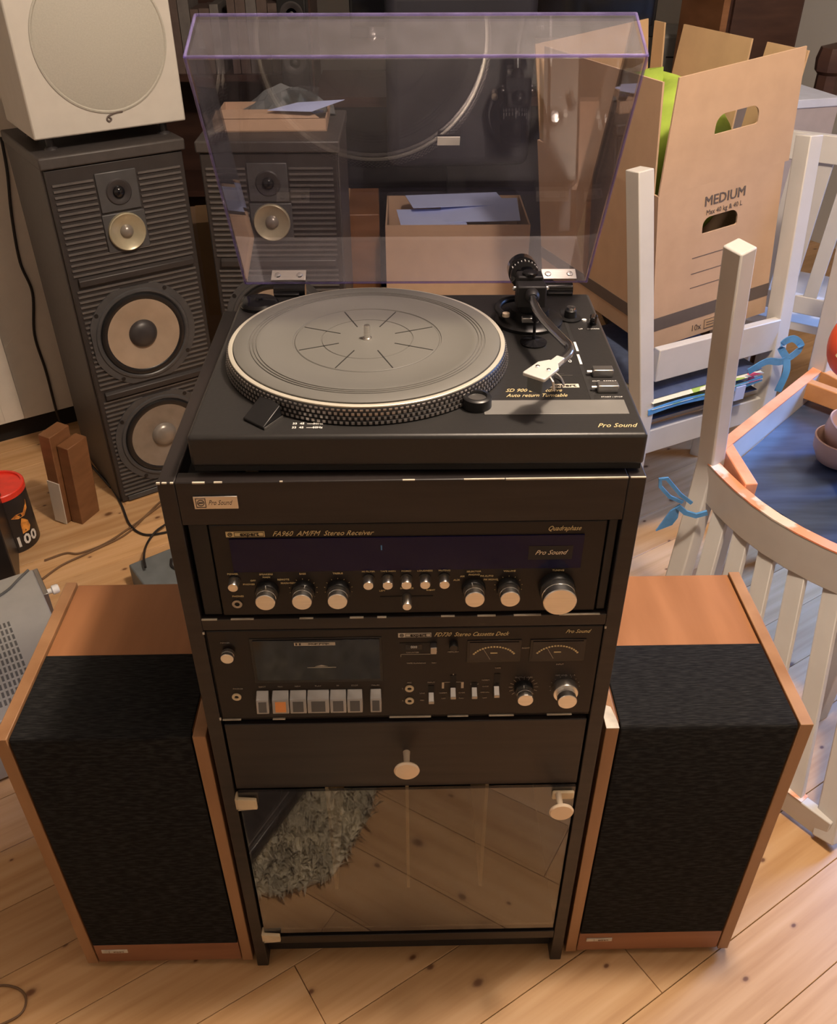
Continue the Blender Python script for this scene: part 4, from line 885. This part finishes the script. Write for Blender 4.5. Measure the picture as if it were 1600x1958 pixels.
L = rel((.533, .968, .535)); R = rel((.840, 1.118, .535))
MB().bar(L+Vector((0, 0, .022)), R+Vector((0, 0, .022)), .020, .074, side=tuple(bkA)).build('back_rail', WM, ca, bevel=.002)
MB().bar(L+Vector((0, 0, -.166)), R+Vector((0, 0, -.166)), .022, .060, side=tuple(bkA)).build('seat_rail', WM, ca, bevel=.002)
se = [rel((.525, .975, .398)), rel((.845, 1.125, .398))]; ff = [p+bkA*.39 for p in se]
for a, b in ((se[0], ff[0]), (se[1], ff[1]), (ff[0], ff[1])): MB().bar(a+Vector((0, 0, -.02)), b+Vector((0, 0, -.02)), .022, .065, side=(0, 0, 1) if False else tuple((b-a).normalized().cross(Vector((0, 0, 1))))).build('seat_rail', WM, ca, bevel=.002)
MB().prism([se[0]+Vector((0, 0, .006)), se[1]+Vector((0, 0, .006)), ff[1]+Vector((0, 0, .006)), ff[0]+Vector((0, 0, .006))], (0, 0, .012)).build('seat', WM, ca, bevel=.002)
for p in ff: MB().bar(Vector((p.x, p.y, 0)), p, .030, .030, .038, .038).build('front_leg', WM, ca, bevel=.002)
def cushion(name, label, mt, p0, ux, uy, w, d, h, parent=None):
    m = MB(); nx, ny = 14, 10; top = []; bot = []
    for j in range(ny):
        for i in range(nx):
            u, v = i/(nx-1), j/(ny-1); k = max(0, sin(pi*u)*sin(pi*v))**.09 if 0 < i < nx-1 and 0 < j < ny-1 else .62
            P_ = Vector(p0)+ux*(u*w)+uy*(v*d); top.append(P_+Vector((0, 0, h*.5+h*.5*k))); bot.append(P_+Vector((0, 0, h*.5-h*.5*k)))
    n = nx*ny; F = [(j*nx+i, j*nx+i+1, (j+1)*nx+i+1, (j+1)*nx+i) for j in range(ny-1) for i in range(nx-1)]
    m.add(top+bot, F+[tuple(n+k for k in reversed(f)) for f in F]); o = m.build(name, K[mt], parent, smooth=True)
    return o
cu = thing('seat_cushion', 'navy seat cushion with floral top and blue ribbon ties, on the white upright chair', 'cushion', (.515, .965, .459), 0)
cushion('cushion', '', 'navy', (.018, -.018, -.042), sdA, bkA, .318, .36, .085, cu)
cushion('floral_pad', '', 'floral', (.018, -.032, .004), sdA, bkA, .318, .20, .024, cu).location = (0, -.0, .0)
pt = [Vector((.010, -.032, .002))+sdA*(s*.325)+Vector((0, 0, .004*sin(s*7)+.004*s)) for s in [i/12 for i in range(13)]]
MB().polybar(pt, .004, .013, tuple(bkA)).build('blue_piping', K['ribbon'], cu)
MB().obox(Vector((.010, -.036, -.012))+sdA*.262, (.028, .003, .034), (0, 0, .45)).build('care_label', K['paper'], cu)
rb = MB(); c0 = Vector((.335, .130, .060))
rb.polybar(spline([c0+Vector((-.08, -.05, -.02)), c0+Vector((-.04, -.04, .0)), c0+Vector((.0, -.03, -.005)), c0+Vector((.035, -.025, .025)), c0+Vector((.015, -.02, .045)), c0+Vector((-.01, -.025, .03)), c0+Vector((.01, -.03, .0))], 5), .016, .002, (0, 0, 1))
rb.polybar(spline([c0+Vector((.008, -.03, .0)), c0+Vector((.012, -.035, -.03)), c0+Vector((.002, -.04, -.075))], 5), .016, .002, (1, 0, 0)); rb.build('ribbon_tie', K['ribbon'], cu)

# chair C: stands upside down, its seat on another chair, backrest hanging to the floor
cc = thing('dining_chair', 'white dining chair turned upside down, slatted backrest hanging down behind the right speaker', 'chair', (.60, .73, 0), 0)
def rc_(x, y, z): return Vector((x-.60, y-.73, z))
rd = Vector((.486, -.874, 0)); rp = Vector((.874, .486, 0))
MB().polybar([rc_(.533, .640, .925), rc_(.565, .685, .70), rc_(.600, .728, .47), rc_(.592, .715, .40), rc_(.555, .655, .20), rc_(.515, .590, .03)], .040, .034, tuple(rd)).build('back_post', WM, cc, bevel=.003)
MB().polybar([rc_(.745, .300, .925), rc_(.765, .345, .70), rc_(.795, .385, .47), rc_(.79, .365, .40), rc_(.765, .280, .20), rc_(.742, .200, .012)], .040, .034, tuple(rd)).build('back_post', WM, cc, bevel=.003)
def arc(a, b, bulge, n=9):
    return [Vector(a).lerp(Vector(b), i/(n-1))-rp*bulge*sin(pi*i/(n-1)) for i in range(n)]
MB().polybar(arc(rc_(.598, .722, .432), rc_(.79, .385, .432), .038), .022, .078, tuple(rp)).build('seat_rail', WM, cc, bevel=.002)
up_ = MB().polybar(arc(rc_(.598, .722, .4725), rc_(.79, .385, .4725), .038), .023, .003, tuple(rp)).build('bare_edge', K['worn'], cc, label='worn orange bare top edge')
MB().polybar(arc(rc_(.515, .59, .035), rc_(.742, .200, .035), .02), .020, .05, tuple(rp)).build('top_rail', WM, cc, bevel=.002)
wo = MB().polybar(arc(rc_(.515, .59, .0612), rc_(.742, .200, .0612), .02)[3:8], .021, .002, tuple(rp)).build('worn_edge', K['worn'], cc)
A_ = arc(rc_(.598, .722, .40), rc_(.79, .385, .40), .034, 13); B_ = arc(rc_(.515, .59, .05), rc_(.742, .200, .05), .02, 13)
for i in (2, 4, 6, 8, 10): MB().bar(A_[i], B_[i], .034, .012, side=tuple(rd)).build('slat', WM, cc, bevel=.0015)
FL, FR = rc_(.948, 1.085, .455), rc_(1.17, .62, .455); BL, BR = rc_(.615, .742, .455), rc_(.805, .40, .455)
MB().bar(BL, FL, .022, .060, side=tuple((FL-BL).normalized().cross(Vector((0, 0, 1))))).build('side_rail', WM, cc, bevel=.002)
MB().bar(BL+Vector((0, 0, .0315)), FL+Vector((0, 0, .0315)), .023, .003, side=tuple((FL-BL).normalized().cross(Vector((0, 0, 1))))).build('bare_edge', K['rawor'], cc, label='bare orange top edge')
MB().bar(BR, FR, .022, .060, side=tuple((FR-BR).normalized().cross(Vector((0, 0, 1))))).build('side_rail', WM, cc, bevel=.002)
MB().bar(FL, FR, .024, .066, side=tuple((FR-FL).normalized().cross(Vector((0, 0, 1))))).build('front_rail', K['rawbr'], cc, bevel=.002)
a, b = BL.lerp(FL, .07), rc_(.645, .628, .450)
MB().bar(a+Vector((0, 0, .012)), b+Vector((0, 0, .012)), .024, .040, side=tuple((b-a).normalized().cross(Vector((0, 0, 1))))).build('corner_brace', K['rawor'], cc, bevel=.002)
a, b = FL.lerp(BL, .16), FL.lerp(FR, .55)
MB().bar(a+Vector((0, 0, .012)), b+Vector((0, 0, .012)), .024, .040, side=tuple((b-a).normalized().cross(Vector((0, 0, 1))))).build('corner_brace', K['rawbr'], cc, bevel=.002)
dn = Vector((0, 0, -.035))
MB().prism([BL.lerp(FR, .03)+dn, BR.lerp(FL, .03)+dn, FR.lerp(BL, .03)+dn, FL.lerp(BR, .03)+dn], (0, 0, .008)).build('seat_underside', K['seatblue'], cc, label='dark blue glossy underside of the seat')
MB().bar(FL+Vector((.01, .005, .02)), FL+Vector((-.035, -.03, .47)), .044, .044, .034, .034, side=tuple(rd)).build('front_leg', WM, cc, bevel=.003)
MB().bar(FR+Vector((0, 0, .02)), FR+Vector((-.03, -.03, .47)), .044, .044, .034, .034, side=tuple(rd)).build('front_leg', WM, cc, bevel=.003)
# chair D: upright under chair C
cD = thing('dining_chair', 'white upright dining chair carrying the upside-down chair and tied with blue ribbon', 'chair', (.66, .80, 0), 0)
def rD(x, y, z): return Vector((x-.66, y-.80, z))
q4 = [(.655, .775), (.835, .470), (1.13, .66), (.935, 1.02)]
MB().prism([rD(x, y, .385) for x, y in q4], (0, 0, .022)).build('seat', WM, cD, bevel=.002)
for i in range(4):
    x, y = q4[i]; cxm = .889; cym = .731; x += (cxm-x)*.08; y += (cym-y)*.08
    MB().bar(rD(x, y, 0), rD(x, y, .385), .030, .030, .038, .038, side=tuple(rd)).build('leg', WM, cD, bevel=.002)
    x2, y2 = q4[(i+1) % 4]; x2 += (cxm-x2)*.08; y2 += (cym-y2)*.08
    a, b = rD(x, y, .355), rD(x2, y2, .355); MB().bar(a, b, .018, .055, side=tuple((b-a).normalized().cross(Vector((0, 0, 1))))).build('seat_rail', WM, cD, bevel=.002)
rb = thing('blue_ribbon', 'blue ribbon bow tied round the white chair post beside the right of the rack', 'ribbon', (.55, .70, .27), 0)
def rr_(x, y, z): p = pix(x, y, 'y', .66); return p-Vector((.55, .70, .27))
MB().polybar([rr_(x, y, 0) for x, y in ((1322, 962), (1300, 945), (1275, 915), (1262, 916), (1262, 930), (1280, 950), (1305, 960))], .004, .007, (0, 1, 0)).build('ribbon_loop', K['ribbon'], rb)
m = MB().prism([rr_(*p, 0) for p in ((1300, 966), (1282, 978), (1254, 1016), (1285, 1004), (1296, 990))], (0, .004, 0)); m.build('ribbon_tail', K['ribbon'], rb)
MB().polybar([rr_(x, y, 0) for x, y in ((1296, 968), (1310, 980), (1330, 986), (1352, 980))], .005, .010, (0, 1, 0)).build('ribbon_band', K['ribbon'], rb)

# chair E: farther upright chair at the right edge
cE = thing('dining_chair', 'white upright dining chair standing farthest back at the right edge', 'chair', (.90, 1.42, 0), 0)
def rE(x, y, z): return Vector((x-.90, y-1.42, z))
sE = (Vector((1.05, 1.30, 0))-Vector((.87, 1.415, 0))).normalized()
MB().polybar([rE(.872, 1.50, 0), rE(.87, 1.47, .46), rE(.868, 1.42, .93)], .036, .034, tuple(sE)).build('back_post', WM, cE, bevel=.002)
MB().polybar([rE(1.18, 1.31, 0), rE(1.175, 1.28, .46), rE(1.165, 1.23, .93)], .036, .034, tuple(sE)).build('back_post', WM, cE, bevel=.002)
a, b = rE(.872, 1.415, .895), rE(1.165, 1.23, .895); MB().bar(a, b, .020, .060, side=(-sE.y, sE.x, 0)).build('top_rail', WM, cE, bevel=.002)
a2, b2 = rE(.872, 1.46, .52), rE(1.165, 1.27, .52); MB().bar(a2, b2, .020, .045, side=(-sE.y, sE.x, 0)).build('back_rail', WM, cE, bevel=.002)
for i in range(1, 6): MB().bar(a2.lerp(b2, i/6), a.lerp(b, i/6), .032, .012, side=tuple(sE)).build('slat', WM, cE, bevel=.001)
nE = Vector((-sE.y, sE.x, 0))
MB().prism([rE(.872, 1.48, .44), rE(1.17, 1.29, .44), rE(1.17, 1.29, .44)+nE*.38, rE(.872, 1.48, .44)+nE*.38], (0, 0, .022)).build('seat', WM, cE, bevel=.002)
for p in (rE(1.17, 1.29, 0)+nE*.36, rE(.872, 1.48, 0)+nE*.36): MB().bar(p, p+Vector((0, 0, .44)), .032, .032, .038, .038, side=tuple(sE)).build('front_leg', WM, cE, bevel=.002)

# bowls and bags on the upside-down chair
def bowl(label, loc, rot):
    o = MB().lathe([(.026, 0), (.044, .010), (.056, .034), (.058, .060), (.055, .061), (.052, .036), (.038, .014), (0, .012)], (0, 0, 0), 'z', 40).build('bowl', K['beige'], smooth=True)
    o.location = loc; o.rotation_euler = rot; return tag(o, label, 'bowl', 'beige bowls on the upside-down chair')
bowl('lower pinkish beige bowl of the stack on the upside-down chair', (.880, .775, .4285), (0, 0, 0))
bowl('upper pinkish beige bowl tilted in the one below, on the upside-down chair', (.890, .790, .452), (.15, .20, 0))
g = blob('red_bag', K['redbag'], None, (0, 0, 0), (.055, .05, .075), 2, .12, 'red-orange snack bag with yellow print at the right edge', 'bag'); g.location = (.965, .86, .66)
g2 = blob('plastic_bag', K['bagw'], None, (0, 0, 0), (.05, .05, .125), 12, .22, 'pale crumpled plastic bag under the red bag at the right edge', 'bag'); g2.location = (.860, .640, .560)
g.location = (.792, .665, .745)
MB().obox((-.045, -.03, .0), (.01, .012, .03), (.3, .2, .3)).build('yellow_print', K['gold'], g)

# ---------------------------------------------------------------- far background
ct_ = thing('open_carton', 'open brown carton of white papers coloured as blue-lit on the floor behind the turntable lid', 'carton', (-.045, 1.90, 0), -.01)
cw_, cdp, chh = .43, .30, .555
MB().box(0, cw_, 0, .005, 0, chh).build('front_side', K['card'], ct_); MB().box(0, cw_, cdp-.005, cdp, 0, chh).build('back_side', K['card'], ct_)
MB().box(0, .005, .005, cdp-.005, 0, chh).build('short_side', K['card'], ct_); MB().box(cw_-.005, cw_, .005, cdp-.005, 0, chh).build('short_side', K['card'], ct_)
MB().box(0, cw_, 0, cdp, 0, .005).build('bottom', K['card'], ct_)
for nm, c, s_, r in (('paper_sheet', (.14, .09, .548), (.20, .15, .0015), (.05, .02, .1)), ('paper_sheet', (.29, .14, .556), (.24, .18, .0015), (.08, -.03, -.05)), ('paper_sheet', (.22, .21, .566), (.3, .12, .0015), (.03, .03, .2))):
    o = MB().obox((0, 0, 0), s_).build(nm, K['paper'], loc=(-.045+c[0], 1.90+c[1], c[2]), rot=r)
    tag(o, {.14: 'white paper sheet coloured as blue-lit at the left of the open carton', .29: 'larger white paper sheet coloured as blue-lit at the right of the open carton', .22: 'long white paper sheet coloured as blue-lit at the back of the open carton'}[c[0]], 'paper', 'papers in the open carton')
c2 = thing('brown_carton', 'closed brown carton between the second tower loudspeaker and the open carton', 'carton', (-.30, 2.02, 0), .02)
MB().box(0, .235, 0, .28, 0, .55).build('box', K['brown'], c2, bevel=.003)
MB().box(.10, .14, -.0008, .2806, .20, .5508).build('packing_tape', K['cardin'], c2)
c3 = thing('tall_carton', 'tall narrow brown carton standing between the two tower loudspeakers', 'carton', (-.62, 1.72, 0), .2)
MB().box(0, .16, 0, .16, 0, .62).build('box', K['card'], c3, bevel=.003)
MB().box(.06, .10, -.0008, .1606, .35, .6208).build('packing_tape', K['cardin'], c3)
dk = thing('office_desk', 'dark desk with closed front standing behind the cartons', 'desk', (-.28, 2.40, 0), 0)
MB().box(0, 1.10, 0, .50, .78, .81).build('desk_top', K['darkwood'], dk, bevel=.002)
MB().box(.03, 1.07, .30, .315, .05, .78).build('front_panel', K['darkblue'], dk)
for x in (.0, 1.06): MB().box(x, x+.04, .01, .49, 0, .78).build('side_panel', K['darkblue'], dk)
oc = thing('office_chair', 'black fabric office chair with rounded back, tucked at the dark desk', 'chair', (.19, 2.31, 0), .06)
MB().box(-.23, .23, -.045, .03, .62, 1.13).build('backrest', K['darkblue'], oc, bevel=.035, seg=4)
MB().box(-.24, .24, -.0, .16, .42, .50).build('seat', K['darkblue'], oc, bevel=.03, seg=4)
MB().cyl((0, .06, .10), .025, .34, 'z', 20).build('gas_post', K['black'], oc)
MB().box(-.03, .03, .02, .05, .46, .70).build('back_bracket', K['black'], oc)
for k in range(5):
    a = k*2*pi/5+.3; p = (.20*cos(a), .06+.20*sin(a)*.4, .05)
    MB().bar((0, .06, .11), p, .035, .03, .025, .02, side=(0, 0, 1)).build('base_arm', K['black'], oc, bevel=.003)
    MB().cyl((p[0]-.01, p[1], .026), .026, .02, 'x', 16).build('castor', K['black'], oc)
tv = thing('monitor', 'large black flat screen on the dark desk at the top of the picture', 'screen', (.36, 2.62, .81), 0)
MB().box(-.52, .50, 0, .04, .14, .76).build('screen', K['black'], tv, bevel=.004)
MB().box(-.51, .49, -.002, 0, .175, .75).build('display', K['gloss'], tv)
MB().box(-.05, .05, .01, .04, .01, .20).build('stand_neck', K['black'], tv); MB().box(-.18, .18, -.08, .10, 0, .012).build('stand_foot', K['black'], tv, bevel=.003)
# bookshelf
bs = thing('bookshelf', 'dark brown bookshelf at the back left with rows of old books', 'bookshelf', (-1.15, 2.74, 0), 0)
MB().box(0, .85, .0, .30, 0, .03).build('shelf', K['darkwood'], bs)
for z in (.40, .80, 1.20, 1.5): MB().box(.02, .83, .0, .30, z, z+.022).build('shelf', K['darkwood'], bs)
for x in (0, .83): MB().box(x, x+.022, 0, .30, 0, 1.6).build('side_panel', K['darkwood'], bs)
MB().box(0, .85, .29, .30, 0, 1.6).build('back_panel', K['darkwood'], bs)
random.seed(11)
ORD = 'first second third fourth fifth sixth seventh eighth ninth tenth eleventh twelfth thirteenth fourteenth fifteenth sixteenth seventeenth eighteenth nineteenth twentieth'.split()
x = .035; i = 0
while x < .79 and i < 20:
    w_ = random.uniform(.026, .044); h_ = random.uniform(.20, .265)
    if i in (6, 13): x += .028
    gy = i % 3 == 0
    o = MB().box(0, w_, 0, .18, 0, h_).build('book', K['book2'] if gy else K['books'], bevel=.001)
    o.location = (-1.15+x, 2.76, .822)
    tag(o, '%s book from the left in the row on the dark bookshelf, %s spine' % (ORD[i], 'grey' if gy else 'brown'), 'book', 'books on the dark bookshelf')
    x += w_+.002; i += 1
ls = thing('small_black_speaker', 'small black round-coned speaker beside the books at the top', 'speaker', (-.33, 2.42, .81), .0)
MB().box(-.045, .045, 0, .10, 0, .32).build('cabinet', K['black'], ls, bevel=.004)
for z in (.10, .235): MB().lathe([(.036, 0), (.036, .004), (.030, .005), (.012, -.002), (0, .004)], (0, 0, z), '-y', 28).build('cone', K['cap'], ls, smooth=True)
# printer / dark cabinet / post / shoe box at the right
pr = thing('printer', 'grey office printer on the dark cabinet behind the moving box', 'printer', (.93, 2.80, .715), -.12)
MB().box(0, .36, 0, .30, .06, .22).build('body', K['printer'], pr, bevel=.012, seg=3); MB().box(.01, .35, -.02, .05, .0, .07).build('paper_tray', K['black'], pr, bevel=.006)
MB().box(.24, .37, -.025, .10, .03, .19).build('control_panel', K['black'], pr, bevel=.012, seg=3)
MB().box(.03, .33, -.001, .002, .145, .150).build('slot', K['rackdark'], pr)
dc = thing('dark_cabinet', 'tall dark brown wooden cabinet behind the moving box at the upper right', 'cabinet', (.965, 2.22, 0), .12)
MB().box(.0, .235, 0, .30, 0, 1.75).build('body', K['darkwood'], dc, bevel=.003); MB().box(.012, .223, -.015, 0, .05, 1.72).build('door', K['darkwood'], dc, bevel=.002)
MB().box(-.02, .0, -.01, .3, 0, 1.75).build('side_board', K['brown'], dc)
pc = thing('printer_cabinet', 'low dark cabinet carrying the grey printer', 'cabinet', (.93, 2.81, 0), -.12)
MB().box(-.01, .38, -.02, .32, 0, .70).build('body', K['darkwood'], pc, bevel=.003)
MB().box(0, .37, -.034, -.02, .04, .76).build('door', K['darkwood'], pc, bevel=.002)
dp = thing('dark_newel_post', 'dark brown turned wooden chair post at the right edge by the wall', 'post', (1.235, 2.05, 0), .2)
MB().lathe([(.030, 0), (.032, .60), (.026, .75), (.034, .83), (.034, .93), (.044, .94), (.047, .97), (.040, 1.0), (0, 1.012)], (0, 0, 0), 'z', 8).build('post', K['darkwood'], dp, smooth=True)
sx_ = thing('shoe_box', 'lilac-grey box with pale blue lid stacked behind the moving box at right', 'box', (.98, 1.78, .62), .24)
MB().box(0, .21, 0, .22, 0, .285).build('box', K['lilac'], sx_, bevel=.002)
MB().box(-.003, .213, -.003, .223, .270, .292).build('lid', K['liltop'], sx_, bevel=.002)
tb_ = thing('side_table', 'plain white side table under the lilac box', 'table', (.95, 1.76, 0), .24)
MB().box(0, .225, 0, .26, .59, .619).build('table_top', WM, tb_, bevel=.002)
for x in (.005, .19):
    for y in (.005, .22): MB().box(x, x+.03, y, y+.03, 0, .59).build('leg', WM, tb_, bevel=.001)

# ---------------------------------------------------------------- fluffy rug and black case, seen mirrored in the glass door
rg = thing('sheepskin_rug', 'fluffy grey sheepskin rug reflected in the glass door', 'rug', (0, 0, 0), 0)
poly = [(-.055, -.345), (-.070, -.275), (-.100, -.215), (-.128, -.160), (-.180, -.135), (-.232, -.122), (-.30, -.155), (-.38, -.26), (-.42, -.48), (-.30, -.75), (-.05, -.80), (.02, -.60), (-.02, -.44)]
MB().prism([(x, y, .001) for x, y in poly], (0, 0, .006)).build('backing', K['rug'], rg)
random.seed(5); m = MB()
def inside(x, y):
    c = False; j = len(poly)-1
    for i in range(len(poly)):
        xi, yi = poly[i]; xj, yj = poly[j]
        if (yi > y) != (yj > y) and x < (xj-xi)*(y-yi)/(yj-yi)+xi: c = not c
        j = i
    return c
n_ = 0
while n_ < 7000:
    x = random.uniform(-.43, .03); y = random.uniform(-.8, -.12)
    if not inside(x, y): continue
    n_ += 1; a = random.uniform(0, 2*pi); l_ = random.uniform(.012, .030); dx, dy = cos(a)*l_, sin(a)*l_; wx, wy = -sin(a)*.0025, cos(a)*.0025; h_ = random.uniform(.008, .02)
    m.add([(x-wx, y-wy, .004), (x+wx, y+wy, .004), (x+dx*.6+wx, y+dy*.6+wy, h_+.004), (x+dx, y+dy, h_*.6)], [(0, 1, 2), (0, 2, 3)])
o = m.build('pile', K['rug'], rg); o['kind'] = 'stuff'
ms = thing('record_case', 'flat black case lying on the sheepskin rug, seen reflected in the glass door', 'case', (-.280, -.300, .026), -1.08+pi)
MB().box(-.115, .115, -.075, .075, 0, .028).build('case', K['canblack'], ms, bevel=.006);
MB().box(-.100, .100, -.062, -.0595, .028, .029).box(-.100, .100, .0395, .042, .028, .029).box(-.100, -.0975, -.062, .042, .028, .029).box(.0975, .100, -.062, .042, .028, .029).build('embossed_line', K['alud'], ms)
